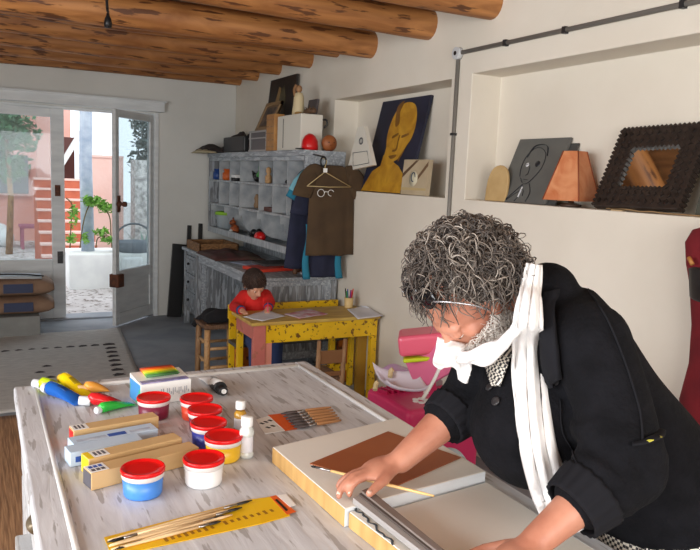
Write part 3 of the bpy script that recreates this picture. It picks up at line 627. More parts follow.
# ------------------------------------------------------------------ clothes on hangers
def garment(name, label, y, cx, zt_, wsh, wb, ln, m, sleeve, sd, thick=.035, slm=None, cat='shirt', off=0):
    """shirt hanging in the plane Y=y, facing the room's front"""
    t = thing(name, label, cat, (cx, y, zt_)); rs = []
    for i in range(31):
        v = i/30; z = zt_-ln*v
        w = wsh*min(1, .36+1.9*v**.8) if v < .12 else wsh+(wb-wsh)*(v-.12)/.88
        w = w if v > .12 else wsh*(.42+.58*(v/.12)**.7)
        n = 28; r = []
        for j in range(n):
            a = 2*PI*j/n; c_, s_ = math.cos(a), math.sin(a); x = w*math.copysign(abs(c_)**.7, c_)
            th = thick*(.5+.5*v)+.012*noise.noise(V((x*14, z*2.5, sd)))
            r.append(V((cx+x+off*v, y+th*s_+.012*math.sin(x*40+sd)*v, z+.01*noise.noise(V((x*8, sd, 1)))*v)))
        rs.append(r)
    MB().rings(rs).build('body', m, t)
    for sg in ((-1, 1) if sleeve > .01 else ()):
        a = V((cx+sg*wsh*.86, y, zt_-.05)); l_ = sleeve
        pts = [a+V((-sg*.05, 0, .0)), a, a+V((sg*.045, -.004, -.06)), a+V((sg*.075, -.008, -.13)), a+V((sg*.085, -.008, -.13-l_*.4)), a+V((sg*.09, 0, -.13-l_))]
        pts = smooth_path(pts, 4); MB().tube(pts, [(thick*.7, .045+.03*min(1, k/8)) for k in range(len(pts))], 14, hint=(0, 1, 0)).build('sleeve', slm or m, t)
    return t
navy = mat('navy_cloth', (34, 38, 62), .9, (26, 30, 50), 9, bump=.2); teal = mat('teal_cloth', (36, 118, 146), .9); teal2 = mat('pale_teal', (120, 176, 192), .9)
brownc = mat('brown_tshirt', (78, 60, 40), .95, (66, 50, 34), 7, bump=.25)
garment('navy_shirt', 'navy long shirt hanging at the back behind the brown T-shirt', 4.828, 2.17, 1.60, .125, .18, .74, navy, 0, 3, .012)
t = garment('swim_top', 'dark garment with teal side stripes showing below the brown T-shirt', 4.762, 2.26, 1.50, .12, .16, .70, navy, .05, 5, .012)
for x in (2.13, 2.40):
    MB().sheet(lambda u, v: (x+.03*(u-.5)*(1+v)+.01*math.sin(v*7), 4.742-.008*math.sin(u*3), 1.2-.41*v), 4, 16, .006).build('stripe', teal, t)
MB().tube([at(306, 172, Y=4.81), at(299, 182, Y=4.80), at(294, 192, Y=4.80)], [(.02, .03), (.022, .045), (.02, .05)], 14, hint=(0, 1, 0)).build('sleeve', teal2, t); MB().tube([at(297.5, 188, Y=4.798), at(292, 199, Y=4.80)], [(.021, .052), (.02, .055)], 14, hint=(0, 1, 0)).build('sleeve_band', teal, t)
t = garment('brown_tshirt', 'brown T-shirt with a white spectacles drawing on a wire hanger', 4.70, 2.30, 1.635, .178, .195, .66, brownc, .05, 9, .028)
# spectacles print, raised above the cloth
mb = MB(); 
q0 = at(321, 193, Y=4.655); q1 = at(331, 193, Y=4.655)
mb.tube([q0+V((.027*math.cos(a), 0, .027*math.sin(a))) for a in [2*PI*k/18 for k in range(18)]], .0022, 6, closed=True)
mb.tube([q1+V((.024*math.cos(a), 0, .022*math.sin(a)*1.0)) for a in [2*PI*k/14+.4 for k in range(11)]], .0022, 6)
mb.tube([q0+V((.027, 0, .004)), q0+V((.035, 0, .012)), q1+V((-.022, 0, .006))], .003, 6)
mb.build('spectacles_print', white, t)
hg = thing('wire_hanger', 'pale wire clothes hanger holding the brown T-shirt from a black ring', 'hanger', (2.29, 4.66, 1.5))
yh = 4.655; tp = at(325, 168, Y=yh)
hp = [at(307, 186, Y=yh), at(325, 172, Y=yh), at(351, 187, Y=yh)]
mb = MB().tube([hp[0], hp[1], hp[2]], .0035, 6).tube([hp[2], (hp[0]+hp[2])/2+V((0, 0, -.004)), hp[0]], .0035, 6); mb.build('shoulder_wire', mat('hanger_wire', (190, 168, 120), .4), hg)
MB().tube(smooth_path([hp[1], hp[1]+V((0, 0, .04)), hp[1]+V((.02, .02, .08)), hp[1]+V((0, .05, .1))], 5), .0035, 6).build('hook', mat('hanger_wire', (190, 168, 120)), hg)
MB().box(hp[1]+V((0, -.004, .012)), (.03, .006, .03)).build('tag', white, hg)
rg_ = [tp+V((.022*math.cos(a), .03, .045+.035*math.sin(a))) for a in [2*PI*k/16 for k in range(16)]]
tag(MB().tube(rg_, .007, 8, closed=True).tube([(rg_[4].x, rg_[4].y, rg_[4].z), (rg_[4].x, SY0-.01, rg_[4].z+.02)], .006, 8).build('hook_ring', blackm), 'black ring hook on the shelf end above the brown T-shirt', 'hook')
# ------------------------------------------------------------------ things on the grey desk
D = DZ+.001
bm_ = mat('wicker', (150, 108, 66), .8, (100, 68, 40), 34, stretch=(1, 1, 2), bump=.6)
t = thing('wicker_tray', 'low brown wicker basket on the far end of the grey desk', 'basket', (2.0, 6.75, D))
MB().bb((1.83, 6.55, D), (2.22, 7.02, D+.01)).bb((1.83, 6.55, D), (1.85, 7.02, D+.085)).bb((2.2, 6.55, D), (2.22, 7.02, D+.085)).bb((1.83, 6.55, D), (2.22, 6.57, D+.085)).bb((1.83, 7.0, D), (2.22, 7.02, D+.085)).build('basket', bm_, t, bevel=.006)
tag(MB().sheet(blob_cloth(1.79, 2.25, 5.9, 6.52, .07, D, 8), 26, 30, .008).build('dark_red_cloth', mat('maroon_cloth', (86, 44, 44), .95, (70, 56, 46), 9, bump=.3)), 'crumpled dark red and brown cloth on the grey desk', 'cloth')
MBp = lambda x0, y0, w, h, z, rz: (lambda u, v: (x0+(u-.5)*w*math.cos(rz)-(v-.5)*h*math.sin(rz), y0+(u-.5)*w*math.sin(rz)+(v-.5)*h*math.cos(rz), z+.004*noise.noise(V((u*4, v*4, z*99)))+.004))
tag(MB().sheet(MBp(2.06, 5.68, .26, .34, D+.0, .3), 8, 8, .002).build('drawing_paper', mat('bluish_print', (196, 204, 220), .7, (120, 134, 168), 14)), 'blue and white printed sheet on the grey desk beyond the red folder', 'paper')
t = thing('red_folder', 'orange-red folder on the grey desk behind the child', 'folder', (2.1, 5.3, D)); MB().box((2.06, 5.32, D+.014), (.34, .26, .026), (0, 0, .25)).build('cover', mat('folder_red', (206, 62, 40), .5), t, bevel=.004); MB().box((2.07, 5.34, D+.015), (.335, .255, .018), (0, 0, .25)).build('pages', paper, t)
t = thing('dark_sketchbook', 'dark grey sketchbook lying across the red folder on the desk', 'book', (2.18, 5.42, D+.03)); MB().box((2.16, 5.44, D+.037), (.32, .25, .018), (0, 0, .1)).build('cover', mat('charcoal', (64, 60, 60), .6), t, bevel=.002); MB().box((2.165, 5.445, D+.037), (.315, .246, .012), (0, 0, .1)).build('pages', paper, t)
for k, (x, y, lb) in enumerate([(2.22, 5.10, 'leftmost little brown pot on the near end of the grey desk'), (2.27, 5.13, 'middle little brown pot on the near end of the grey desk'), (2.17, 5.04, 'nearest little brown pot on the near end of the grey desk')]):
    tag(MB().lathe([(.016, 0), (.02, .02), (.014, .045), (.017, .05)], (x, y, D), 14).build('small_pot', mat('clay_dark', (110, 78, 56), .7)), lb, 'pot', 'little pots on the grey desk')
for k, (x, y, w_, h_, rz, lb) in enumerate([(2.33, 5.08, .24, .17, .1, 'white paper on the near end of the grey desk under the hanging clothes'), (2.4, 5.3, .14, .2, .5, 'white paper on the grey desk next to the wall')]):
    tag(MB().sheet(MBp(x, y, w_, h_, D, rz), 6, 6, .003).build('loose_paper', paper), lb, 'paper')
tag(MB().box((2.455, 4.95, D+.04), (.05, .06, .08)).build('white_block', white, bevel=.004), 'small white box on the near right corner of the grey desk', 'box')
t = thing('power_strip', 'white power strip on the wall edge above the grey desk', 'power strip', (XR-.06, 5.9, D+.065))
MB().bb((XR-.075, 5.62, D+.064), (XR-.03, 6.18, D+.092)).build('housing', white, t, bevel=.005)
for i in range(4): MB().tube([(XR-.055, 5.72+i*.12, D+.092), (XR-.055, 5.72+i*.12, D+.094)], .017, 12).build('socket', greycond, t)
# ------------------------------------------------------------------ children's desk and bench
yd = thing('school_desk', 'yellow painted child desk with a pink plank leg, against the right wall', 'desk', (2.0, 4.4, 0))
YX0, YX1, YY0, YY1, YZ = 1.545, 2.455, 4.21, 4.60, .605
MB().bb((YX0-.03, YY0-.02, YZ-.022), (YX1+.01, YY1, YZ)).build('desktop', mat('desk_top_wood', (206, 176, 92), .5, (186, 146, 70), 6, stretch=(1, 5, 1)), yd, bevel=.004)
MB().bb((YX0+.03, YY0, YZ-.145), (YX1, YY0+.022, YZ-.022)).build('apron', yellow_p, yd, bevel=.003)
MB().bb((YX0+.0, YY0+.022, YZ-.12), (YX0+.02, YY1-.02, YZ-.022)).build('side_apron', pink_p, yd)
MB().bb((YX0-.01, YY0-.005, 0), (YX0+.075, YY0+.03, YZ-.022)).build('plank_leg', pink_p, yd, bevel=.003)
MB().bb((YX0+.075, YY0+.002, 0), (YX0+.12, YY0+.028, YZ-.145)).build('plank_leg', mat('pink_pale', (216, 140, 120), .55), yd)
MB().bb((YX1-.045, YY0+.001, 0), (YX1-.001, YY0+.045, YZ-.146)).build('leg', yellow_p, yd, bevel=.003)
for x0, x1, y0, y1 in ( (YX1-.035, YX1, YY1-.06, YY1-.02), (YX1-.2, YX1-.16, YY1-.06, YY1-.02), (YX0, YX0+.04, YY1-.06, YY1-.02)): MB().bb((x0, y0, 0), (x1, y1, YZ-.022)).build('leg', yellow_p, yd, bevel=.003)
MB().bb((YX1-.12, YY0+.06, 0), (YX1-.045, YY0+.085, YZ-.022)).build('side_plank', mat('yellow_dull', (178, 136, 38), .55, (150, 112, 34), 5), yd)
MB().bb((YX0+.04, YY1-.05, .12), (YX1-.04, YY1-.03, .17)).build('stretcher', yellow_p, yd)
bn = thing('child_bench', 'yellow and orange chipped bench with a dark seat behind the child desk', 'bench', (2.0, 4.75, 0))
MB().bb((1.56, 4.80, .51), (2.44, 4.825, .612)).build('backrest', yellow_p, bn, bevel=.003)
MB().bb((1.56, 4.625, .335), (2.44, 4.80, .36)).build('seat', mat('seat_dark', (60, 62, 66), .6, (92, 92, 90), 8), bn, bevel=.003)
for x in (1.57, 2.38):
    MB().bb((x, 4.80, 0), (x+.05, 4.83, .52)).build('post', yellow_p, bn, bevel=.003)
    MB().bb((x-.01, 4.63, 0), (x+.1, 4.66, .335)).build('plank_leg', orange_p, bn, bevel=.003)
# stool with woven seat
so_ = thing('rustic_stool', 'rustic wooden stool with a woven seat left of the yellow bench', 'stool', (1.6, 5.2, 0))
SP = at(219, 321, Z=.45); SXc, SYc = SP.x, SP.y
for sx in (-1, 1):
    for sy in (-1, 1): MB().tube([(SXc+sx*.125, SYc+sy*.12, 0), (SXc+sx*.12, SYc+sy*.115, .45)], [.021, .023], 12).build('leg', pale_wood if sx*sy > 0 else rustic, so_)
for z in (.13, .27):
    for sy in (-1, 1): MB().tube([(SXc-.12, SYc+sy*.118, z), (SXc+.12, SYc+sy*.118, z)], .012, 8).build('stretcher', pale_wood, so_)
    for sx in (-1, 1): MB().tube([(SXc+sx*.12, SYc-.118, z+.04), (SXc+sx*.12, SYc+.118, z+.04)], .012, 8).build('stretcher', pale_wood, so_)
MB().sheet(lambda u, v: (SXc-.15+.3*u, SYc-.145+.29*v, .435-.012*math.sin(PI*u)*math.sin(PI*v)+.002*math.sin(u*60)), 40, 6, .03).build('woven_seat', mat('straw_seat', (128, 98, 74), .9, (92, 68, 52), 18, stretch=(8, 1, 1), bump=.4), so_)
tag(MB().sheet(blob_cloth(SXc-.11, SXc+.15, SYc-.08, SYc+.14, .13, .452, 4), 26, 26, .01).tube(smooth_path([(SXc-.06, SYc+.08, .475), (SXc-.12, SYc+.1, .46), (SXc-.16, SYc+.12, .40)], 4), [.02]*9, 10).build('black_jacket', mat('black_cloth', (26, 26, 30), .95, (18, 18, 22), 8, bump=.3)), 'black jacket bundled on the rustic stool', 'jacket')
# small chair in front of desk
ch = thing('child_chair', 'little wooden chair in front of the yellow desk seen over the table edge', 'chair', (1.93, 3.95, 0))
cx, cy = 1.915, 3.98
for sx in (-1, 1):
    x = cx+sx*.085
    MB().tube([(x, cy-.14, 0), (x, cy-.135, .30), (x+sx*.005, cy-.15, .55)], [.017, .018, .012], 10).build('back_post', rustic, ch)
    MB().tube([(x, cy+.12, 0), (x, cy+.12, .29)], .017, 10).build('leg', rustic, ch)
    MB().tube([(x, cy-.13, .12), (x, cy+.12, .12)], .01, 8).build('stretcher', rustic, ch)
MB().box((cx, cy-.142, .44), (.17, .014, .085)).build('back_slat', mat('slat_brown', (138, 96, 60), .6), ch, bevel=.004)
MB().box((cx, cy-.142, .33), (.17, .012, .03)).build('back_slat', mat('slat_brown', (138, 96, 60)), ch, bevel=.004)
MB().bb((cx-.1, cy-.14, .285), (cx+.1, cy+.14, .305)).build('seat', mat('straw_seat', (128, 98, 74)), ch, bevel=.006)
# papers and pens on the yellow desk
for k, (a, b, c_, d_, lb, mt) in enumerate([
    ((243, 317), (262, 321), (286, 316), (266, 310), 'white drawing sheet under the child hand on the yellow desk', paper),
    ((284, 314), (300, 318.5), (328, 314), (310, 309), 'coloured drawing sheet in the middle of the yellow desk', mat('coloured_drawing', (214, 206, 214), .8, (196, 120, 130), 12)),
    ((347, 309), (358, 319), (388, 315), (371, 306), 'white papers with a raised fold at the right end of the yellow desk', paper)]):
    P_ = [at(x, y, Z=YZ+.006) for x, y in (a, b, c_, d_)]
    def fn(u, v):
        p = P_[0].lerp(P_[1], u).lerp(P_[3].lerp(P_[2], u), v); z = .003+.004*noise.noise(V((u*3, v*3, k)))
        if k == 2: z += .035*max(0, v-.35)*max(0, 1-abs(u-.3)*1.8)-.02*max(0, v-.9)*5*0
        return (min(p.x, 2.47), p.y, YZ+.003+z)
    tag(MB().sheet(fn, 12, 12, .004 if k == 2 else .002).build('drawing_sheet', mt), lb, 'paper')
q = at(348.5, 319, Z=YZ); cupc = V((2.30, 4.46, YZ+.001))
cupc = at(348.5, 307.5, Z=YZ); cupc.z = YZ+.001
t = thing('pencil_cup', 'pale wooden pencil cup on the yellow desk beside the wall', 'cup', cupc)
MB().lathe([(.03, 0), (.031, .002), (.034, .075), (.030, .075), (.028, .006), (.003, .006)], cupc, 24).build('cup', mat('cup_wood', (214, 186, 130), .5), t)
cols = [((226, 60, 110), 'pink'), ((40, 60, 170), 'blue'), ((30, 30, 34), 'black'), ((60, 150, 80), 'green'), ((120, 40, 120), 'purple'), ((210, 60, 40), 'red')]
for k, (c_, nm) in enumerate(cols):
    a = 2*PI*k/6+.5; b = cupc+V((.012*math.cos(a), .012*math.sin(a), .008)); e = cupc+V((.03*math.cos(a), .026*math.sin(a), .125+.008*(k % 3)))
    o = MB().tube([b, b.lerp(e, .88)], .0048, 8).tube([b.lerp(e, .88), e], [.0048, .003], 8).build('felt_pen', mat('pen_'+nm, c_, .35)); tag(o, nm+' felt pen standing in the wooden pencil cup', 'pen', 'pens in the pencil cup')
# ------------------------------------------------------------------ left niche
t = thing('paper_cone', 'white paper lantern cone with small drawings hanging before the left niche', 'paper cone', (2.46, 4.62, 1.6))
cb = [at(347, 171, X=2.455), at(373, 165, X=2.455), at(364, 126, X=2.455), at(357.5, 127, X=2.455)]
mb = MB(); vs = []
bk2 = [p+V((.03, 0, 0)) for p in cb]; fr = [p+V((-.0, 0, 0)) for p in cb]
mb.add(fr+bk2, [(0, 1, 2, 3), (4, 7, 6, 5), (0, 4, 5, 1), (1, 5, 6, 2), (2, 6, 7, 3), (3, 7, 4, 0)]); mb.build('cone', mat('cone_paper', (222, 218, 206), .8), t)
sk = mat('ink_grey', (70, 74, 84), .7)
e1 = at(361, 141, X=2.452)
MB().tube([e1+V((0, .028*math.cos(a), .024*math.sin(a))) for a in [2*PI*k/14 for k in range(14)]], .0022, 6, closed=True).tube([e1+V((0, .014*math.cos(a), .02*math.sin(a))) for a in [2*PI*k/12 for k in range(12)]], .002, 6, closed=True).build('ink_oval', sk, t)
sq = [at(353, 153, X=2.452), at(367, 151, X=2.452), at(369, 163, X=2.452), at(353, 166, X=2.452)]
MB().tube(sq, .0022, 6, closed=True).build('ink_square', sk, t)
navyp = mat('navy_canvas', (28, 32, 50), .5, (38, 42, 64), 5)
goldp = mat('gold_paint', (206, 156, 48), .45, (170, 118, 30), 7, detail=8, bump=.2, dist=1)
darkg = mat('gold_shadow_paint', (112, 74, 26), .5, (140, 96, 36), 9)
bl = V((2.535, 4.67, 1.458)); tl = V((2.688, 4.60, 2.115)); wd_ = (at(438, 95, X=2.688)-at(390.6, 102, X=2.688)).normalized()
t, M1, h = lean_panel('gold_portrait', 'tall dark blue painting of a golden head leaning in the left niche', 'painting', bl, tl, .64, .022, navyp, wdir=wd_)
def onp(x, y, w_=.64):   # photo measures to panel coordinates (fraction of width, height)
    return (x*w_, y*h)
def blobp(poly, z0, z1, m, name, t_, M_, w_=.64, h_=None):
    hh = h_ or h; pts = smooth_path([V((p[0]*w_, p[1]*hh, 0)) for p in poly+[poly[0]]], 5)[:-1]
    return MB(M_).prism([(p.x, p.y) for p in pts], z0, z1).build(name, m, t_)
blobp([(.36, .44), (.30, .62), (.33, .80), (.43, .92), (.60, .955), (.76, .90), (.84, .74), (.83, .58), (.74, .46), (.66, .36), (.56, .33), (.46, .36)], .011, .013, goldp, 'painted_head', t, M1)
MB(M1).prism([(.0, .0), (.56, .0), (.54, .13), (.45, .19), (.36, .22), (.37, .27), (.21, .27), (.20, .19), (.10, .15)], .0112, .013).build('painted_shoulders', goldp, t)
MB(M1).prism([(.22, .2), (.36, .2), (.42, .31), (.22, .33)], .0112, .0132).build('painted_neck', goldp, t)
for pl_ in ([(.40, .78), (.38, .92), (.50, .97), (.46, .86), (.50, .74), (.44, .70)], [(.42, .60), (.52, .63), (.54, .61), (.43, .575)], [(.62, .60), (.74, .62), (.75, .60), (.63, .575)], [(.56, .60), (.585, .60), (.56, .47), (.50, .45), (.51, .43), (.59, .455)], [(.44, .385), (.60, .40), (.58, .365), (.50, .355)], [(.66, .36), (.80, .52), (.78, .50), (.68, .33)]):
    blobp(pl_, .013, .0145, darkg, 'painted_stroke', t, M1)
t, M1, h2 = lean_panel('small_abstract', 'small brown and cream picture leaning in front of the gold portrait', 'picture', (2.508, 4.055, 1.457), (2.525, 4.06, 1.685), .30, .03, mat('abs_ground', (176, 158, 130), .6, (196, 180, 150), 5), wdir=(0.0, -1, 0))
for pl_, c_ in (([(0, .6), (.5, .98), (.6, .98), (0, .48)], (96, 72, 52)), ([(0, .12), (.98, .14), (.98, .2), (0, .2)], (190, 168, 120)), ([(.55, .45), (.98, .95), (.98, .82), (.62, .42)], (110, 84, 60))):
    MB(M1).prism([(x*.3, y*h2) for x, y in pl_], .0152, .0165).build('painted_band', mat('abs_%d' % c_[0], c_, .6), t)
MB(M1).lathe([(.001, .0), (.05, .0), (.05, .002), (.001, .002)], (.14, .105, .0165), 24).build('painted_disc', mat('disc_cream', (206, 198, 172), .6), t)
MB(M1).tube([(.14+.022*math.cos(a), .115+.03*math.sin(a), .019) for a in [2*PI*k/10 for k in range(9)]], .004, 6).build('painted_mark', mat('mark_blue', (44, 66, 84), .6), t)
# ------------------------------------------------------------------ right niche
zn = 1.456
t = thing('round_disc', 'pale tan round-topped wooden disc at the left end of the right niche', 'disc', (2.56, 3.1, zn))
poly = [(-.085, 0), (.085, 0), (.09, .08), (.08, .14), (.05, .185), (0, .2), (-.05, .185), (-.08, .14), (-.09, .08)]
M1 = frame_M(V((2.545, 3.13, zn)), (0, -1, 0), (.12, 0, 1)); pts = smooth_path([V((p[0], p[1], 0)) for p in poly[1:]+[poly[0]]], 4)
MB(M1).prism([(p.x, p.y) for p in pts], -.008, .008).build('disc', mat('disc_tan', (196, 166, 116), .6, (180, 148, 98), 9), t, bevel=.004)
t, M1, h = lean_panel('grey_portrait', 'grey board with a black line-drawn face leaning in the right niche', 'painting', (2.545, 3.12, zn), (2.688, 3.09, 1.80), .39, .012, mat('grey_board', (98, 98, 94), .7, (88, 88, 86), 6), wdir=(0, -1, 0))
ink = mat('ink_black', (24, 26, 34), .5)
def line(pts, r, m_=None, nm='ink_line', z=.0075): MB(M1).tube(smooth_path([V((x*.40, y*h, z)) for x, y in pts], 5), [(r, .0012)]*((len(pts)-1)*5+1), 6, hint=None).build(nm, m_ or ink, t)
line([(.30, .40), (.26, .55), (.28, .72), (.38, .84), (.52, .84), (.64, .74), (.66, .56), (.60, .42), (.50, .30), (.40, .30), (.33, .38)], .0035)
line([(.30, .70), (.36, .86), (.50, .90), (.62, .86), (.68, .72)], .007)
line([(.42, .56), (.44, .45), (.40, .42)], .003); line([(.38, .36), (.48, .35)], .003)
line([(.34, .58), (.40, .60)], .004)
MB(M1).lathe([(.001, .0), (.017, .0), (.017, .002), (.001, .002)], (.55*.40, .60*h, .0065), 16).build('ink_eye', ink, t)
MB(M1).lathe([(.001, .0), (.012, .0), (.012, .002), (.001, .002)], (.36*.40, .585*h, .0065), 16).build('pale_eye', paper, t)
line([(.42, .28), (.28, .12), (.2, .04)], .004); line([(.54, .30), (.62, .16), (.60, .02)], .004); line([(.42, .26), (.42, .1), (.38, .02)], .003); line([(.2, .02), (.45, .2), (.5, .1)], .003)
line([(.44, .24), (.43, .08)], .006, paper, 'pale_stroke', .0085)
# second board edge seen behind the grey portrait
tag(MB(M1).box((.22, .175, -.014), (.44, .345, .008)).build('backing_board', mat('dark_backing', (70, 70, 68), .7)), 'darker board just showing behind the grey line portrait', 'board')
# parchment lamp
lp = thing('parchment_lamp', 'table lamp with an orange parchment pyramid shade in the right niche', 'lamp', (2.57, 2.585, zn))
lc = V((2.562, 2.575, zn))
def shade_ring(w, z, n=6): return [lc+V((w*math.cos(a), w*math.sin(a), z)) for a in [2*PI*k/4+PI/4+.25 for k in range(4)]]
mb = MB(); lo_, hi_ = shade_ring(.138, .03), shade_ring(.056, .268); lo2, hi2 = shade_ring(.132, .03), shade_ring(.052, .268)
mb.add(lo_+hi_+lo2+hi2, [(i, (i+1) % 4, 4+(i+1) % 4, 4+i) for i in range(4)]+[(8+i, 12+i, 12+(i+1) % 4, 8+(i+1) % 4) for i in range(4)]+[(i, 8+i, 8+(i+1) % 4, (i+1) % 4) for i in range(4)]+[(4+i, 4+(i+1) % 4, 12+(i+1) % 4, 12+i) for i in range(4)])
mb.build('lamp_shade', mat('parchment', (206, 140, 96), .6, (184, 104, 60), 9, detail=8, dist=1), lp)
MB().lathe([(.05, 0), (.05, .012), (.014, .02), (.012, .18), (.02, .19), (.02, .21), (.003, .212)], lc, 18).build('base', mat('lamp_base', (66, 46, 34), .5), lp)
for a in range(4): MB().tube([lo_[a], hi_[a]], .0035, 6).build('shade_rib', mat('rib_dark', (132, 62, 30), .6), lp)
# carved mirror
mo = V((2.525, 2.372, zn)); mt2 = V((2.685, 2.41, 1.81)); wdm = (V((2.685, 1.95, 1.82))-V((2.685, 2.41, 1.81))).normalized()
t = thing('carved_mirror', 'square mirror in a dark carved zigzag frame leaning in the right niche', 'mirror', mo)
y_ = mt2-mo; H_ = y_.length; W_ = .45; M1 = frame_M(mo, wdm, y_)
dkf = mat('ebony_carved', (34, 27, 24), .5, (50, 39, 33), 30, bump=.6)
fw_ = .092
fm = MB(M1)
for a, b in (((0, 0), (W_, fw_)), ((0, H_-fw_), (W_, H_)), ((0, fw_), (fw_, H_-fw_)), ((W_-fw_, fw_), (W_, H_-fw_))): fm.bb((a[0], a[1], 0), (b[0], b[1], .035))
fm.build('frame', dkf, t, bevel=.004)
zz = MB(M1)
def teeth(p, q, n, out, r=.011):
    for i in range(n):
        c_ = V(p).lerp(V(q), (i+.5)/n); zz.box((c_.x+out[0]*.0, c_.y+out[1]*.0, .018), (r*1.25, r*1.25, .042), (0, 0, PI/4))
for e in (0.0, ): 
    teeth((0, 0, 0), (0, H_, 0), 18, (-1, 0)); teeth((W_, 0, 0), (W_, H_, 0), 18, (1, 0)); teeth((0, H_, 0), (W_, H_, 0), 20, (0, 1))
i0, i1, j0, j1 = fw_, W_-fw_, fw_, H_-fw_
zz.build('zigzag_edge', dkf, t)['kind'] = 'stuff'; zz = MB(M1)
teeth((i0, j0, 0), (i0, j1, 0), 9, (1, 0), .013); teeth((i1, j0, 0), (i1, j1, 0), 9, (1, 0), .013); teeth((i0, j0, 0), (i1, j0, 0), 12, (1, 0), .013); teeth((i0, j1, 0), (i1, j1, 0), 12, (1, 0), .013)
zz.build('zigzag_inner_edge', dkf, t)['kind'] = 'stuff'
rows = MB(M1)
for k in range(12):
    for s_ in (0, 1): rows.box((.03+.035*s_, .03+k*(H_-.06)/11, .037), (.016, .016, .012), (0, 0, PI/4)); rows.box((W_-.03-.035*s_, .03+k*(H_-.06)/11, .037), (.016, .016, .012), (0, 0, PI/4)); rows.box((.03+k*(W_-.06)/11, H_-.03-.035*s_, .037), (.016, .016, .012), (0, 0, PI/4)); rows.box((.03+k*(W_-.06)/11, .03+.035*s_, .037), (.016, .016, .012), (0, 0, PI/4))
rows.build('carved_stud', dkf, t)['kind'] = 'stuff'
MB(M1).bb((fw_-.005, fw_-.005, .008), (W_-fw_+.005, H_-fw_+.005, .024)).build('mirror_glass', mat('mirror', (225, 225, 220), .04, metal=1), t)
cr = [at(x, y, X=2.512) for x, y in ((606, 211), (616, 208), (628, 210), (640, 213), (652, 211), (664, 213), (680, 214), (700, 214))]
tag(MB().tube(smooth_path([V((p.x, p.y, zn+.004+max(0, (213-y)*.0015))) for p, y in zip(cr, (211, 208, 210, 213, 211, 213, 214, 214))], 6), .0035, 6).build('lamp_cord', mat('cord_tan', (150, 120, 84), .6)), 'thin tan cord trailing along the niche edge below the mirror', 'cord')
tag(MB().box(at(618, 213, X=2.515)+V((0.0, 0, .008)), (.03, .06, .014), (0, 0, .1)).build('plug', mat('plug_beige', (186, 160, 120), .5), bevel=.003), 'small beige plug on the niche edge under the mirror', 'plug')
tag(MB().box((2.62, 1.80, zn+.13), (.04, .2, .26), (0, .2, 0)).build('dark_box_frame', mat('greygreen_dark', (72, 72, 62), .7)), 'dark grey board at the right edge of the picture behind the mirror', 'board')
# ------------------------------------------------------------------ red jacket on the wall
redj = mat('dark_red_fleece', (126, 24, 34), .95, (104, 18, 28), 9, bump=.3)
t = thing('red_jacket', 'dark red jacket hanging on the wall at the right edge of the picture', 'jacket', (2.43, 1.6, 1.5))
def jack(poly_rows, name, m_, x0=2.40, th=.05):
    rs = []
    for z, ya, yb_ in poly_rows:
        r = []
        for j in range(18):
            a = 2*PI*j/18; c_, s_ = math.cos(a), math.sin(a)
            y = (ya+yb_)/2+(yb_-ya)/2*c_; r.append(V((x0+th*s_+.012*noise.noise(V((y*9, z*6, 1))), y, z)))
        rs.append(r)
    return MB().rings(rs).build(name, m_, t)
jack([(1.45, 1.35, 1.66), (1.41, 1.3, 1.775), (1.36, 1.3, 1.80), (1.28, 1.3, 1.79), (1.20, 1.3, 1.765), (1.05, 1.3, 1.735), (.9, 1.3, 1.73), (.75, 1.3, 1.755), (.62, 1.3, 1.735), (.6, 1.32, 1.70)], 'body', redj)
jack([(1.275, 1.5, 1.74), (1.265, 1.5, 1.765), (1.16, 1.5, 1.745), (1.15, 1.5, 1.73)], 'black_panel', blackm, 2.385, .045)
MB().tube([(2.342, 1.735, 1.31), (2.34, 1.715, 1.285)], .008, 8).build('gold_embroidery', mat('gold_thread', (176, 120, 60), .6), t)
MB().tube(smooth_path([(2.43, 1.55, 1.44), (2.46, 1.55, 1.5), (2.485, 1.55, 1.5)], 4), .006, 6).build('hanging_loop', redj, t)
# ------------------------------------------------------------------ pink toy case
pk = mat('hot_pink', (208, 50, 104), .35); pk2 = mat('light_pink', (240, 120, 160), .35); pclear = mat('pink_clear', (232, 100, 150), .25, trans=.0)
t = thing('toy_vanity_case', 'hot pink toy case with white daisies and an open lid behind the table', 'toy', (2.05, 3.0, 0))
x0, x1, y0, y1 = 1.78, 2.22, 2.72, 3.14; zt2 = .46
MB().bb((x0, y0, .04), (x1, y1, zt2)).build('case_body', pk, t, bevel=.03, seg=4)
MB().bb((x0+.02, y0+.02, 0), (x1-.02, y1-.02, .04)).build('foot', pk2, t)
def daisy(c, M_, r=.032):
    mb = MB(M_)
    for k in range(6):
        a = 2*PI*k/6; mb.sph((c[0]+r*math.cos(a), c[1]+r*math.sin(a), .002), (r*.55, r*.55, .004), 10, 6)
    mb.build('daisy', white, t)
for cx_, cy_ in ((1.93, 2.84), (2.06, 2.94), (2.12, 2.80)): daisy((0, 0), Matrix.Translation((cx_, cy_, zt2)))
MF = Matrix(((1, 0, 0, 2.10), (0, 0, -1, y0), (0, 1, 0, .33), (0, 0, 0, 1))); daisy((0, 0), MF, .04)
mb = MB()
for k in range(7): mb.box((1.81+k*.035, 3.03, zt2+.008), (.012, .09, .02), (0, 0, .25))
mb.build('grille', mat('deep_pink', (176, 24, 76), .4), t)
MB().box((2.13, 3.06, zt2+.012), (.12, .08, .03), (0, 0, .2)).build('buckle', mat('buckle_grey', (150, 130, 136), .4), t, bevel=.006)
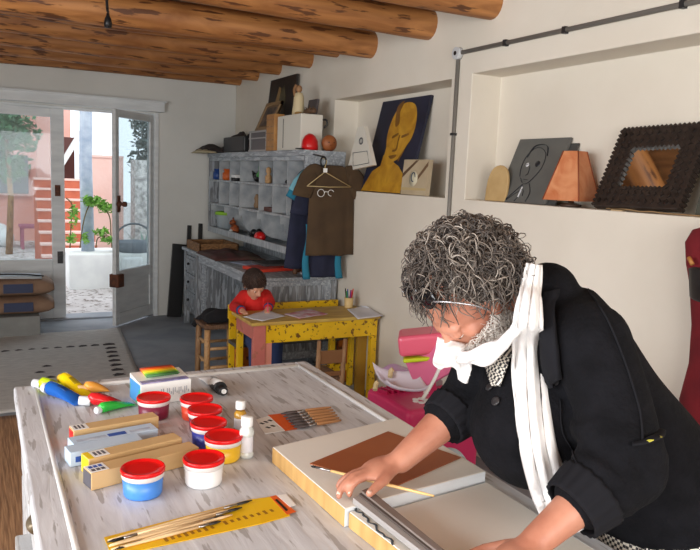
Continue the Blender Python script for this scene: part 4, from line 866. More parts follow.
# open lid: tilted pink panel and upper pink box with lime trim
P0, P1, P2, P3 = at(402, 352, d=3.45), at(418, 392, d=3.3), at(452, 372, d=3.2), at(452, 340, d=3.25)
def quadsheet(P_, th, name, m_, par, n=6, wav=0, **k):
    return MB().sheet(lambda u, v: P_[0].lerp(P_[3], u).lerp(P_[1].lerp(P_[2], u), v)+V((0, 0, wav*math.sin(u*9+v*5))), n, n, th, sm=False).build(name, m_, par, **k)
quadsheet([P0, P1, P2, P3], .02, 'lid_panel', mat('lid_pink', (222, 112, 152), .3), t, bevel=.005)
c0 = at(419, 348, d=3.35)
Mx = Matrix.Translation(c0)@Matrix.Rotation(-YAW-.1, 4, 'Z')@Matrix.Rotation(-.16, 4, 'Y')
MB(Mx).box((.03, .06, .02), (.25, .2, .10)).build('upper_case', mat('coral_pink', (226, 96, 122), .35), t, bevel=.02, seg=3)
MB(Mx).box((.04, .05, -.046), (.24, .2, .02)).build('lime_trim', mat('lime2', (196, 214, 30), .4), t, bevel=.008)
MB(Mx).box((.04, .09, -.2), (.04, .03, .28)).build('hinge_post', pk, t)
tg = t
P_ = [at(372, 374, d=3.5), at(386, 392, d=3.35), at(430, 398, d=3.2), at(418, 380, d=3.35)]
MB().sheet(lambda u, v: P_[0].lerp(P_[3], u).lerp(P_[1].lerp(P_[2], u), v)+V((0, 0, .03*(abs(2*u-1)**3+abs(2*v-1)**3)-.0)), 14, 14, .012).build('tray', mat('lilac_white', (226, 218, 232), .35), tg)
MB().sheet(blob_cloth(1.84, 2.02, 3.0, 3.14, .06, zt2+.07, 6), 14, 14, .004).build('lilac_wrap', mat('lilac', (196, 160, 200), .4), tg)
for x, y in ((391, 371), (403, 376), (376, 384)): MB().tube(smooth_path([at(x-1, y+6, d=3.38), at(x, y, d=3.4), at(x+2, y-2, d=3.4)], 4), .012, 8).build('cream_flower', mat('cream2', (226, 208, 160), .7), tg)
MB().tube(smooth_path([at(422, 400, d=3.1), at(436, 376, d=3.12), at(446, 350, d=3.15)], 5), .008, 8).build('white_stay', white, t)
# small clutter behind the table edge
tag(MB().sph(at(471, 452, d=2.35), (.035, .05, .11)).build('pink_bowling_pin', pk2), 'pink rounded toy behind the table under the far arm', 'toy') if 0 else None
tag(MB().lathe([(.13, 0), (.15, .05), (.16, .36), (.15, .37), (.02, .37)], (1.66, 2.22, 0), 24).build('toy_basket', mat('deep_pink2', (206, 50, 96), .5)), 'pink round basket on the floor just behind the table edge', 'basket')
tag(MB().sheet(blob_cloth(1.56, 1.76, 2.1, 2.34, .1, .372, 12), 18, 18, .006).build('crumpled_bag', mat('pale_blue_bag', (176, 192, 206), .5)), 'pale blue crumpled bag in the pink basket behind the table', 'bag')
# ------------------------------------------------------------------ work table
TZ = .85
wt = thing('work_table', 'large white distressed wooden work table with a raised border in the foreground', 'table', (.58, 1.5, 0))
tx0, tx1, ty0, ty1 = .078, 1.09, .62, 2.40; bw_ = .062
mb = MB()
for a, b in (((tx0, ty0, TZ-.045), (tx0+bw_, ty1, TZ)), ((tx1-.05, ty0, TZ-.045), (tx1, ty1, TZ)), ((tx0+bw_, ty1-.05, TZ-.045), (tx1-.05, ty1, TZ)), ((tx0+bw_, ty0, TZ-.045), (tx1-.05, ty0+.06, TZ))): mb.bb(a, b)
mb.build('top_border', distress, wt, bevel=.007, seg=3)
MB().bb((tx0+bw_-.002, ty0+.05, TZ-.04), (tx1-.048, ty1-.048, TZ-.006)).build('top_panel', distress, wt)
whm = mat('moulding_white', (226, 226, 224), .5)
mo_ = MB(); r_ = .007
cs_ = [(tx0+bw_, ty0+.06), (tx1-.05, ty0+.06), (tx1-.05, ty1-.05), (tx0+bw_, ty1-.05)]
for i in range(4): a, b = cs_[i], cs_[(i+1) % 4]; mo_.tube([(a[0], a[1], TZ-.003), (b[0], b[1], TZ-.003)], r_, 8)
mo_.build('moulding', whm, wt)
MB().bb((tx0+.03, ty0+.03, .10), (tx1-.03, ty1-.03, TZ-.045)).build('carcass', distress_x, wt)
MB().bb((tx0+.012, ty0+.01, TZ-.075), (tx1-.012, ty1-.012, TZ-.045)).build('cornice', distress_x, wt, bevel=.008, seg=3)
for x in (tx0+.06, tx1-.06):
    for y in (ty0+.07, ty1-.07): MB().tube([(x, y, .0185 if x < .5 or 1 else 0), (x, y, .1)], [.03, .04], 14).build('foot', distress_x, wt)
for k, (ya, yb_) in enumerate(((ty0+.08, 1.26), (1.30, 1.94), (1.98, 2.34))):
    for j, (za, zb_) in enumerate(((.60, .765), (.38, .58), (.14, .36))):
        op = .035 if (j == 1 and k == 1) else 0
        d = MB().bb((tx0+.015-op, ya, za), (tx0+.04, yb_, zb_)).build('drawer', distress_x, wt, bevel=.005)
        yc = 1.735 if k == 1 else (ya+yb_)/2; zc = za+.10
        if k == 2: continue
        hd = MB(Matrix.Translation((tx0+.015-op, yc, zc))@Matrix.Scale(.62, 4))
        rs = []
        for i in range(9):
            a = PI*i/8; rs.append([V((-.028*math.sin(b)*math.sin(a)**.5-.001, .045*math.cos(a), .022*math.cos(b)+.004)) for b in [PI*q/8 for q in range(9)]])
        hd.rings(rs, False, True)
        hd.box((-.002, 0, .028), (.004, .1, .012)); hd.build('cup_handle', mat('aged_brass', (150, 138, 116), .4, (96, 82, 62), 22, metal=.5, bump=.3), d)
TT = TZ-.005   # surface of the recessed panel
# ------------------------------------------------------------------ paint tubs
redlid = mat('red_lid', (222, 16, 20), .22); tubp = mat('tub_frosted', (214, 206, 204), .3)
def tub(x, y, col, nm, lb, r=.0435, h=.056):
    t = thing('paint_tub', lb, 'tub', (x, y, TT), 0, None); c = (x, y, TT)
    MB().lathe([(r*.90, 0), (r*.95, .004), (r*1.0, h*.72)], c, 36).build('paint_fill', mat('paint_'+nm, col, .35), t)
    MB().lathe([(r*1.0, h*.72), (r*1.02, h*.74), (r*1.05, h*.76), (r*1.06, h*.96), (r*1.02, h)], c, 36).build('tub_rim', tubp, t)
    MB().lathe([(r*1.09, h*.94), (r*1.10, h*1.05), (r*1.07, h*1.10), (r*1.01, h*1.10), (r*.97, h*1.045), (r*.7, h*1.04), (.002, h*1.04)], c, 36).build('lid', redlid, t)
    return t
tub(.300, 1.500, (70, 134, 216), 'blue', 'red-lidded tub of bright blue paint, nearest on the left')
tub(.437, 1.505, (240, 240, 240), 'white', 'red-lidded tub of white paint, nearest on the right')
tub(.520, 1.622, (226, 180, 40), 'yellow', 'red-lidded tub of yellow paint, second row behind the white tub')
tub(.513, 1.727, (48, 56, 150), 'navy', 'red-lidded tub of dark blue paint in the middle of the tub row')
tub(.533, 1.832, (110, 50, 70), 'violet', 'red-lidded tub of purple-red paint behind the dark blue tub')
tub(.538, 1.935, (206, 70, 44), 'orange', 'red-lidded tub of orange-red paint, farthest of the tub row')
tub(.427, 1.985, (120, 34, 62), 'burgundy', 'red-lidded tub of burgundy paint in front of the white pen box')
# bottles
def bottle(x, y, r, h, glassm, fill, lb, narrow):
    t = thing('small_bottle', lb, 'bottle', (x, y, TT)); c = (x, y, TT)
    if narrow: prof = [(r*.9, 0), (r, .006), (r*1.0, h*.10), (r*.86, h*.14), (r*.86, h*.52), (r, h*.56), (r, h*.66), (r*.62, h*.76), (r*.62, h*.80)]
    else: prof = [(r*.9, 0), (r, .004), (r, h*.64), (r*.7, h*.72)]
    MB().lathe(prof, c, 24).build('bottle_body', glassm, t)
    MB().lathe([(r*.87, h*.14), (r*.88, h*.15), (r*.88, h*.51), (r*.87, h*.52)] if narrow else [(r*1.0, h*.2), (r*1.02, h*.21), (r*1.02, h*.5), (r, h*.51)], c, 24).build('paper_label', paper, t)
    MB().lathe([(r*.78, h*.77), (r*.80, h*.78), (r*.80, h*.98), (r*.7, h), (.002, h)], c, 20).build('screw_cap', white, t)
bottle(.612, 1.765, .0165, .094, mat('amber_oil', (186, 140, 52), .15), None, 'small bottle of amber oil with a white cap behind the clear bottle', 0)
bottle(.577, 1.612, .0185, .105, mat('frosted_bottle', (206, 210, 206), .2), None, 'small clear ridged bottle with a white cap and label', 1)
# cardboard rolls boxes
def lbox(x, y, deg, l, w, h, m, name, lb, labels=(), z=0):
    t = thing(name, lb, 'box', (x, y, TT+z)); M1 = Matrix.Translation((x, y, TT+z))@Matrix.Rotation(math.radians(deg), 4, 'Z')
    MB(M1).bb((0, 0, 0), (l, w, h)).build('carton', m, t, bevel=.0015)
    for (a, b, c_, nm) in labels: MB(M1).bb(a, b).build(nm, c_, t)
    return t, M1
bluec = mat('pale_blue_card', (186, 208, 230), .4, (206, 220, 234), 5); bluel = mat('label_blue', (44, 84, 168), .5); yel = mat('label_yellow', (240, 206, 20), .5); dgl = mat('label_print', (86, 84, 92), .6)
L1, M1 = lbox(.196, 1.845, 9, .225, .045, .036, cardboard, 'cardboard_tube_box', 'long brown cardboard box farthest back of the long boxes', [((-.0006, .004, .004), (0, .041, .032), redm, 'red_end'), ((.002, .003, .036), (.04, .042, .0366), white, 'white_sticker')])
for i in range(3): MB(M1).bb((.008+i*.009, .01, .0367), (.013+i*.009, .036, .0371)).build('sticker_print', dgl, L1)
L1, M1 = lbox(.186, 1.765, 9, .215, .052, .032, bluec, 'pale_blue_box', 'long pale blue and silver box with a dark blue panel on top', [((.09, .006, .032), (.135, .026, .0325), bluel, 'blue_panel'), ((.012, .008, .032), (.085, .024, .0323), mat('silver_print', (150, 166, 190), .5, (206, 214, 226), 30), 'printed_strip'), ((.145, .008, .032), (.2, .024, .0323), mat('silver_print', (150, 166, 190)), 'printed_strip')])
L1, M1 = lbox(.172, 1.700, 9, .175, .05, .036, bluec, 'pale_blue_box', 'shorter plain pale blue box in front of the silver one', [((.012, -.0006, .01), (.03, 0, .024), bluel, 'blue_logo')])
L1, M1 = lbox(.204, 1.625, 14, .235, .046, .044, cardboard, 'cardboard_tube_box', 'long brown cardboard box with a yellow end, second nearest', [((-.0006, .002, .002), (0, .044, .042), yel, 'yellow_end'), ((.0, .002, .044), (.014, .044, .0446), yel, 'yellow_label'), ((.014, .004, .044), (.052, .042, .0446), white, 'white_sticker')])
for i in range(3): MB(M1).bb((.02+i*.01, .012, .0447), (.026+i*.01, .034, .0451)).build('sticker_print', dgl, L1)
L1, M1 = lbox(.200, 1.553, 14, .265, .048, .040, cardboard, 'cardboard_tube_box', 'nearest long brown cardboard box behind the blue paint tub', [((-.0006, .002, .002), (0, .046, .038), dgl, 'grey_end'), ((.001, .003, .040), (.042, .045, .0406), white, 'white_sticker')])
for i in range(3):
    for j in range(2): MB(M1).bb((.006+i*.011, .008+j*.018, .0407), (.014+i*.011, .02+j*.018, .0411)).build('sticker_print', bluel if j else dgl, L1)
# pen box: open presentation box with felt pens
pb = thing('felt_pen_box', 'white printed box of coloured pens with a blue side', 'box', (.48, 2.15, TT))
M1 = Matrix.Translation((.410, 2.085, TT))@Matrix.Rotation(math.radians(7), 4, 'Z')
w_, d_, h_ = .158, .105, .066
MB(M1).add([(0, 0, 0), (w_, 0, 0), (w_, d_, 0), (0, d_, 0), (0, 0, h_), (w_, 0, h_), (w_, d_, h_+.012), (0, d_, h_+.012)], [(0, 3, 2, 1), (4, 5, 6, 7), (0, 1, 5, 4), (1, 2, 6, 5), (2, 3, 7, 6), (3, 0, 4, 7)]).build('carton', white, pb, bevel=.001)
MB(M1).bb((-.0008, .003, .002), (0, d_-.003, h_-.002)).build('blue_side', mat('sky_blue', (70, 150, 214), .4, (60, 176, 120), 9, lo=.5, hi=.56), pb)
MB(M1).bb((.006, .004, h_+.0006), (w_-.006, .03, h_+.0035)).build('printed_band', mat('violet_print', (170, 160, 200), .5, (110, 110, 160), 30), pb)
MS = M1@Matrix.Translation((0, 0, h_+.004))@Matrix.Rotation(.1, 4, 'X')
for i, c_ in enumerate([(60, 110, 60), (100, 160, 50), (170, 190, 30), (236, 200, 30), (240, 150, 30), (226, 90, 30), (150, 50, 30)]):
    o = MB(MS).tube([(.03, .038+i*.0105, .006), (.128, .038+i*.0105, .006)], .0048, 8).tube([(.128, .038+i*.0105, .006), (.136, .038+i*.0105, .006)], [.0045, .001], 8).build('crayon', mat('cr%d' % i, c_, .4), pb)
MF = Matrix(((M1[0][0], 0, M1[0][1]*-1, 0), (M1[1][0], 0, -M1[1][1], 0), (0, 1, 0, 0), (0, 0, 0, 1))) 
fx = M1.to_3x3()@V((1, 0, 0))
MF = frame_M(M1@V((w_*.55, -.0006, h_*.5)), fx, (0, 0, 1))
text('printed_words', 'FINELINER', .017, MF@Matrix.Translation((.012, .006, 0)), mat('print_grey', (150, 156, 168), .6), pb) if 0 else None
mb = MB(MF)
for i in range(16): mb.box((-.03+i*.0062, .002+.004*((i*7) % 3-1), 0), (.0018, .008+.007*((i*5) % 3), .0008))
mb.build('printed_marks', mat('print_grey', (150, 156, 168), .6), pb)['kind'] = 'stuff'
MB(MF).sph((-.045, -.008, 0), (.008, .008, .0012)).build('printed_flower', mat('print_orange', (226, 150, 110), .6), pb)
# squeezy paint tubes
def ptube(name, lb, a, b, r, w, col, capm, nm, nose=.22, zz=0):
    """cap at a, flat crimped end at b"""
    t = thing(name, lb, 'paint tube', (a[0], a[1], TT)); a = V((a[0], a[1], TT+zz+r)); b = V((b[0], b[1], TT+.004)); d = b-a; s_ = V((-d.y, d.x, 0)).normalized(); c = a+d*nose
    MB().tube([a, a+d*.02, c-d*.02, c], [r*.7, r*.8, r*.85, r*.85], 16).build('cap', capm, t)
    n = 12; pts = [c+(b-c)*(i/n) for i in range(n+1)]
    rr = [(r*(.75 if i == 0 else 1)*(1-(i/n)**1.6)+.003, r*(.75 if i == 0 else 1)+(w-r)*(i/n)**1.1) for i in range(n+1)]
    for i in range(n+1): pts[i].z = TT+zz*(1-i/n)+max(rr[i][0], .003)+.0005
    MB().tube(pts, rr, 20, hint=(0, 0, 1)).build('tube_body', mat('tubepaint_'+nm, col, .2), t)
    q = [pts[k]+V((0, 0, rr[k][0]+.0002)) for k in (4, 5, 6, 7)]
    MB().tube(q, [(.0006, r*.45)]*4, 8, hint=(0, 0, 1)).build('printed_patch', mat('patch_'+nm, tuple(min(255, int(x*.7)) for x in col), .4), t)
    return t
capw = mat('cap_clear', (214, 218, 222), .25)
ptube('paint_bottle', 'lime green squeezy paint tube with a clear cap, farthest left', (.135, 2.385), (.235, 2.29), .017, .024, (190, 220, 40), capw, 'lime')
ptube('paint_bottle', 'royal blue squeezy paint tube lying in front of the lime one', (.160, 2.315), (.255, 2.165), .020, .030, (24, 92, 178), capw, 'blue', .12)
ptube('paint_bottle', 'bright yellow squeezy paint tube lying across the others', (.214, 2.375), (.275, 2.22), .018, .026, (238, 206, 20), mat('cap_yellow', (232, 190, 60), .3), 'yellow', .1, .012)
ptube('paint_bottle', 'orange-tan squeezy paint tube pointing right at the far edge', (.252, 2.265), (.345, 2.275), .017, .02, (232, 162, 70), mat('cap_tan', (240, 196, 140), .3), 'orange', .3)
ptube('paint_bottle', 'red squeezy paint tube with a clear cap', (.243, 2.155), (.36, 2.13), .017, .026, (214, 34, 40), capw, 'red', .28)
ptube('paint_bottle', 'bright green squeezy paint tube pointing at the burgundy tub', (.278, 2.055), (.385, 2.115), .013, .024, (50, 190, 70), capw, 'green', .12)
t = ptube('black_paint_tube', 'white and black metal paint tube lying alone near the far edge', (.668, 2.09), (.668, 2.31), .019, .023, (226, 228, 228), blackm, 'whitemetal', .16)
MB().tube([(.668, 2.12, TT+.0195), (.668, 2.19, TT+.0185)], [.0205, .0200], 16).build('black_band', blackm, t)
MB().tube([(.668, 2.092, TT+.019), (.668, 2.086, TT+.019)], [.008, .008], 12).build('cap_end', white, t)
# brush packs
def brush(name, lb, a, b, r, hm, grp=None, bl=.14, fl=.12, bm=None, w=None):
    """handle end a, bristle tip b"""
    t = thing(name, lb, 'brush', a, 0, grp); a, b = V(a), V(b); d = b-a; p1 = a+d*(1-bl-fl); p2 = a+d*(1-bl)
    MB().tube([a, a+d*.1, a+d*.5, p1], [r*.6, r*.9, r*1.15, r*.8], 10).build('handle', hm, t)
    MB().tube([p1, p2], [(r*.85, r*.85), (r*.8, (w or r))], 10, hint=(0, 0, 1)).build('ferrule', steel, t)
    MB().tube([p2, p2+d*bl*.6, b], [(r*.8, (w or r)), (r*.8, (w or r)*1.1), (r*.25, (w or r)*.5)], 10, hint=(0, 0, 1)).build('bristles', bm or blackm, t)
    return t
yc = mat('pack_yellow', (240, 196, 24), .45, (232, 180, 16), 4); oc = mat('pack_orange', (226, 96, 30), .45)
pk1 = thing('brush_pack_card', 'long yellow backing card of a brush pack at the front of the table', 'pack', (.4, 1.3, TT))
c4 = [at(104, 538, Z=TT), at(112, 557, Z=TT), at(262, 524, Z=TT), at(250, 500, Z=TT)]
for p in c4: p.z = 0
e4 = [at(250, 500, Z=TT), at(262, 524, Z=TT), at(290, 516, Z=TT), at(273, 497, Z=TT)]
MB().prism([(p.x, p.y) for p in c4], TT, TT+.0015).build('yellow_card', yc, pk1)
MB().prism([(p.x, p.y) for p in e4], TT, TT+.0015).build('yellow_end', yc, pk1)
o4 = [at(270, 497.5, Z=TT), at(287, 515.5, Z=TT), at(296, 512.5, Z=TT), at(276, 496, Z=TT)]
MB().prism([(p.x, p.y) for p in o4], TT+.0015, TT+.002).build('orange_end', oc, pk1)
w4 = [at(277, 496.5, Z=TT), at(290, 508, Z=TT), at(296, 506, Z=TT), at(286, 495, Z=TT)]
MB().prism([(p.x, p.y) for p in w4], TT+.0021, TT+.0026).build('white_label', white, pk1)
b4 = [at(275, 501, Z=TT), at(286, 512, Z=TT), at(288, 511, Z=TT), at(277, 500, Z=TT)]
MB().prism([(p.x, p.y) for p in b4], TT+.0021, TT+.0027).build('black_print', blackm, pk1)
mb = MB()
for k in range(17):
    p = at(166+k*6.6, 540.5-k*1.75-(1.2 if k > 8 else 0), Z=TT); 
    if k in (8,): continue
    mb.box((p.x, p.y, TT+.0017), (.0065, .011 if k % 3 else .016, .0006), (0, 0, .15))
mb.build('printed_letters', mat('print_amber', (150, 104, 10), .5), pk1)['kind'] = 'stuff'
wood2 = mat('bare_wood', (232, 204, 160), .45, (220, 186, 138), 8)
for k in range(6):
    a = at(108+k*1.2, 541.5+k*2.2-1, Z=TT+.006); b = at(252-k*5, 500+k*3.6, Z=TT+.006)
    if k % 2: a, b = at(106+k, 540+k*1.9, Z=TT+.006), at(236-k*3, 506+k*3, Z=TT+.006)
    if k in (1, 4): a, b = b, a
    lbs = ['topmost bare wooden brush in the yellow pack, along its far edge', 'bare wooden brush in the yellow pack, second from the far edge', 'bare wooden brush in the yellow pack, third from the far edge', 'bare wooden brush in the yellow pack, third from the near edge', 'bare wooden brush in the yellow pack, second from the near edge', 'bare wooden brush in the yellow pack, nearest to its printed edge']
    a.z = b.z = TT+.0055
    brush('wooden_brush', lbs[k], a, b, .0033, wood2, 'brushes in the yellow pack', .12, .1)
pk2_ = thing('brush_pack_card', 'white and orange card of the small brush pack right of the bottles', 'pack', (.75, 1.8, TT))
c4 = [at(256, 420, Z=TT), at(265, 434, Z=TT), at(285, 431, Z=TT), at(273, 415, Z=TT)]
MB().prism([(p.x, p.y) for p in c4], TT, TT+.0015).build('white_card', white, pk2_)
c5 = [at(268, 415.5, Z=TT), at(285, 431, Z=TT), at(297, 429, Z=TT), at(285, 413.5, Z=TT)]
MB().prism([(p.x, p.y) for p in c5], TT+.0001, TT+.0017).build('orange_card', oc, pk2_)
mb = MB()
for x, y in ((262, 424), (266, 422.5), (270, 421), (268, 428), (273, 426.5)): p = at(x, y, Z=TT); mb.box((p.x, p.y, TT+.0018), (.008, .014, .0006), (0, 0, .5))
mb.build('printed_letters', blackm, pk2_)['kind'] = 'stuff'
hw = mat('handle_wood', (184, 134, 88), .5, (160, 108, 66), 9)
lb6 = ['farthest', 'second farthest', 'third farthest', 'third nearest', 'second nearest', 'nearest']
for k in range(6):
    a = at(331+k*2.0, 407.5+k*2.6, Z=TT+.007); b = at(281+k*2.6, 414+k*2.7, Z=TT+.007)
    for p in (a, b): p.z = TT+.0075
    brush('flat_brush', lb6[k]+' of the six short dark-bristled brushes on the small pack', a, b, .0048, hw, 'short brushes on the small pack', .3, .17, mat('bristle_grey', (74, 68, 70), .8, (110, 100, 100), 40), .008)
# ------------------------------------------------------------------ canvases, brown sheet, rail
cvw = mat('canvas_primer', (236, 232, 223), .65, (229, 224, 214), 3); tan = mat('raw_edge', (206, 166, 104), .65, (186, 144, 84), 6, stretch=(1, 6, 1)); wedge = mat('white_edge', (222, 226, 230), .6)
ca = thing('canvas_board', 'thick cream primed board with raw wooden edge under the brown sheet', 'canvas', (.85, 1.4, TT))
def board(t, poly, z0, z1, tops, edges, nm='panel'):
    MB().prism(poly, z0, z1).build(nm, tops, t, bevel=.0015)
    n = len(poly)
    for i, m_ in edges.items():
        a, b = V((poly[i][0], poly[i][1], 0)), V((poly[(i+1) % n][0], poly[(i+1) % n][1], 0)); d = (b-a).normalized(); o_ = V((d.y, -d.x, 0))*.0012
        MB().prism([(a.x, a.y), (b.x, b.y), (b.x+o_.x, b.y+o_.y), (a.x+o_.x, a.y+o_.y)], z0+.0005, z1-.0015).build('raw_edge', m_, t)
A = at(273, 447, Z=.885); B = V((1.03, 1.628, 0)); Cc = V((1.03, 1.235, 0)); Dd = at(345, 508.5, Z=.885)
poly1 = [(A.x, A.y), (Dd.x, Dd.y), (Cc.x, Cc.y), (B.x, B.y)]
board(ca, poly1, TT, .885, cvw, {0: tan, 1: wedge})
cb_ = thing('canvas_board', 'cream primed tray-like board with raw wooden edge nearest the man', 'canvas', (.87, 1.0, TT))
D2 = (Dd.x+.008, Dd.y-.006); sl = .16
px2 = D2[0]+.042
board(cb_, [D2, (D2[0]+.05, .66), (D2[0]+.10, .66), (px2+.012, D2[1]+.002)], TT, .879, cvw, {0: tan}, 'rim')
board(cb_, [(px2+.0125, D2[1]+.002), (D2[0]+.1005, .66), (1.028, .66), (1.028, 1.226)], TT, .862, cvw, {}, 'panel')
mb = MB()
sq_ = smooth_path([at(353, 507, Z=.879), at(358, 512, Z=.879), at(364, 515, Z=.879), at(368, 521, Z=.879), at(375, 526, Z=.879), at(381, 534, Z=.879), at(388, 538, Z=.879), at(394, 545, Z=.879)], 4)
mb.tube([p+V((.003*math.sin(i*1.3), 0, .0008)) for i, p in enumerate(sq_)], [(.0008, .0016+.0016*abs(math.sin(i*.9))) for i in range(len(sq_))], 6, hint=(0, 0, 1)); mb.build('dark_paint_marks', mat('mark_dark', (66, 72, 78), .6), cb_)
lea = mat('brown_leather', (164, 92, 50), .55, (150, 80, 42), 4, bump=.05)
q4 = [at(310, 463, Z=.888), at(388, 431, Z=.888), V((1.03, 1.46, 0)), V((.86, 1.30, 0)), at(345, 487, Z=.888)]
q4 = [at(310, 463, Z=.888), at(388, 431, Z=.888), at(461, 457, Z=.888), at(425, 474, Z=.888), at(372, 500, Z=.888)]
q4 = q4[:3]+[at(395, 486, Z=.888), at(360, 478, Z=.888)]
tag(MB().prism([(p.x, p.y) for p in q4], .8855, .8875).build('brown_sheet', lea), 'smooth brown leather-like sheet lying on the cream board under the hand', 'sheet')
rl = thing('frame_moulding', 'grey wooden frame moulding strip lying along the boards under the hand', 'moulding', (.74, 1.2, .887))
grw = mat('grey_moulding', (138, 126, 120), .5, (120, 108, 102), 6, stretch=(5, 1, 5)); grw2 = mat('grey_moulding_light', (160, 156, 154), .5)
Pa, Pb = at(353, 495, Z=.905), at(368, 488, Z=.905); Qa, Qb = at(423, 549, Z=.905), at(443, 549, Z=.905)
da, db = (Qa-Pa).normalized(), (Qb-Pb).normalized(); La = .50
Qa, Qb = Pa+da*La, Pb+db*La
def strip(f0, f1, z0, z1, nm, m_):
    p = [Pa.lerp(Pb, f0), Pa.lerp(Pb, f1), Qa.lerp(Qb, f1), Qa.lerp(Qb, f0)]; MB().prism([(v.x, v.y) for v in p], z0, z1).build(nm, m_, rl, bevel=.001)
strip(0, .38, .8865, .899, 'outer_step', grw2); strip(.38, .55, .8865, .902, 'groove', mat('groove_dark', (84, 74, 70), .6)); strip(.55, 1, .8865, .906, 'inner_step', grw)
# ------------------------------------------------------------------ people
skin = mat('skin_tan', (190, 132, 108), .5, (168, 108, 86), 16, bump=.15, detail=6)
skin_c = mat('skin_child', (206, 150, 122), .5)
sweater = mat('black_knit', (21, 21, 25), 1, (14, 14, 17), 20, bump=.4, bscale=90, spec=.15)
rib = mat('black_rib', (27, 27, 31), 1, spec=.15)
denim = mat('dark_denim', (40, 48, 66), .9, (32, 40, 58), 20)
X_, Y_, Z_ = V((1, 0, 0)), V((0, 1, 0)), V((0, 0, 1))
def head(mb, Cc, f, u, s=1.0):
    f = f.normalized(); u = (u-f*u.dot(f)).normalized(); r = f.cross(u)
    mb.ell(Cc+u*.03*s-f*.012*s, (r, f, u), (.074*s, .094*s, .092*s), 28, 18)
    mb.ell(Cc-u*.03*s+f*.028*s, (r, f, u), (.060*s, .062*s, .078*s), 24, 16)
    mb.ell(Cc-u*.083*s+f*.058*s, (r, f, u), (.034*s, .030*s, .026*s), 16, 12)      # chin
    mb.ell(Cc+u*.018*s+f*.070*s, (r, f, u), (.052*s, .020*s, .014*s), 16, 10)      # brow
    mb.capsule(Cc+u*.012*s+f*.084*s, Cc-u*.026*s+f*.106*s, .009*s, .0145*s, 12)     # nose
    for k in (-1, 1):
        mb.ell(Cc-u*.028*s+f*.096*s+r*.010*s*k, (r, f, u), (.010*s, .010*s, .008*s), 10, 8)
        mb.ell(Cc-u*.018*s+f*.052*s+r*.040*s*k, (r, f, u), (.020*s, .020*s, .022*s), 14, 10)  # cheeks
        mb.ell(Cc+u*.0045*s+f*.0775*s+r*.031*s*k, (r, f, u), (.0165*s, .0125*s, .0105*s), 14, 10)   # lids
        mb.ell(Cc-u*.005*s-f*.006*s+r*.077*s*k, (r, f, u), (.009*s, .019*s, .032*s), 12, 10)  # ears
    mb.ell(Cc-u*.052*s+f*.084*s, (r, f, u), (.024*s, .012*s, .007*s), 14, 8)
    mb.ell(Cc-u*.063*s+f*.081*s, (r, f, u), (.021*s, .012*s, .008*s), 14, 8)
    return f, u, r
def eyes(Cc, f, u, r, s, par, iris, er=1.0):
    for k in (-1, 1):
        c = Cc-u*.0045*s+f*(.0785 if er > .5 else .0745)*s+r*.031*s*k
        e = MB().ell(c, (r, f, u), (.0105*s, .009*s, .006*s*er), 14, 10).build('eye', white, par)
        MB().ell(c+f*.0065*s-u*.0005*s, (r, f, u), (.0062*s, .0038*s, .0052*s), 10, 8).build('iris', iris, e)
# ---- the man
pm = thing('person', 'man in a black sweater and white scarf leaning over the work table', 'person', (1.35, 1.02, 0))
hipc = V((1.30, .985, .90)); NB = V((1.07, 1.12, 1.33)); HC0 = V((.925, 1.19, 1.325)); hf = V((-.50, .03, -.86)); hu = V((-.84, .06, .54)); HC = HC0+hf.normalized()*.024
RS, RE, RW = V((1.10, 1.28, 1.22)), V((.99, 1.262, 1.055)), V((.792, 1.232, .948))
LS, LE, LW = at(590, 342, d=1.40), at(624, 464, d=1.31), V((.852, .876, .925))
body = MB()
body.chain([hipc+V((0, 0, 0)), V((1.22, 1.03, 1.0)), V((1.13, 1.08, 1.12)), V((1.10, 1.11, 1.22))], [.125, .105, .11, .06], 24)
body.chain([V((1.11, 1.11, 1.25)), NB, HC0-hu*.04-hf*.03], [.05, .052, .050], 18)
for (S_, E_, W_) in ((RS, RE, RW), (LS, LE, LW)): body.chain([V((1.10, 1.11, 1.24)), S_, E_, E_.lerp(W_, .3), E_.lerp(W_, .75), W_], [.05, .052, .040, .043, .032, .027], 16)
for sy in (-1, 1):
    hp = hipc+V((0, sy*.09, -.02)); kn = V((1.33+.02*sy, 1.0+sy*.11, .49)); an = V((1.40+.05*sy, 1.0+sy*.12, .09))
    body.chain([hp, kn, an], [.085, .056, .038], 16); body.chain([an+V((.02, 0, -.035)), an+V((-.13, 0, -.045))], [.038, .032], 12)
f_, u_, r_h = head(body, HC, hf, hu, 1.0)
def hand(mb, W, dirv, nrm, fingers, thumb, s=1.0):
    """palm from wrist W along dirv, back-of-hand normal nrm; fingers = list of point chains"""
    d = dirv.normalized(); n = (nrm-d*nrm.dot(d)).normalized(); w = n.cross(d)
    mb.ell(W+d*.045, (d, w, n), (.052, .037, .0145), 20, 12)
    mb.ell(W+d*.012, (d, w, n), (.034, .028, .02), 16, 10)
    for ch in fingers:
        mb.chain([W+d*.03]+ch, [.011, .0098, .0088, .0082, .007], 12)
    mb.chain([W+d*.008]+thumb, [.015, .0125, .0105, .0085], 12)
P = at
rk = [P(357, 481, d=1.415), P(352, 475.5, d=1.44), P(356, 473, d=1.462), P(363, 471, d=1.48)]
rt_ = [[P(357, 480, Z=.925), P(352, 485, Z=.917), P(349.5, 490, Z=.905), P(349.5, 494.5, Z=.8965)],
       [P(353, 476, Z=.927), P(345, 483, Z=.917), P(340, 490, Z=.905), P(339, 496.5, Z=.8945)],
       [P(356, 473, Z=.923), P(347, 477, Z=.915), P(341, 482, Z=.903), P(338.5, 486, Z=.8945)],
       [P(363, 471, Z=.918), P(355, 473, Z=.910), P(349, 476, Z=.901), P(346, 479, Z=.8945)]]
hb = MB(); 
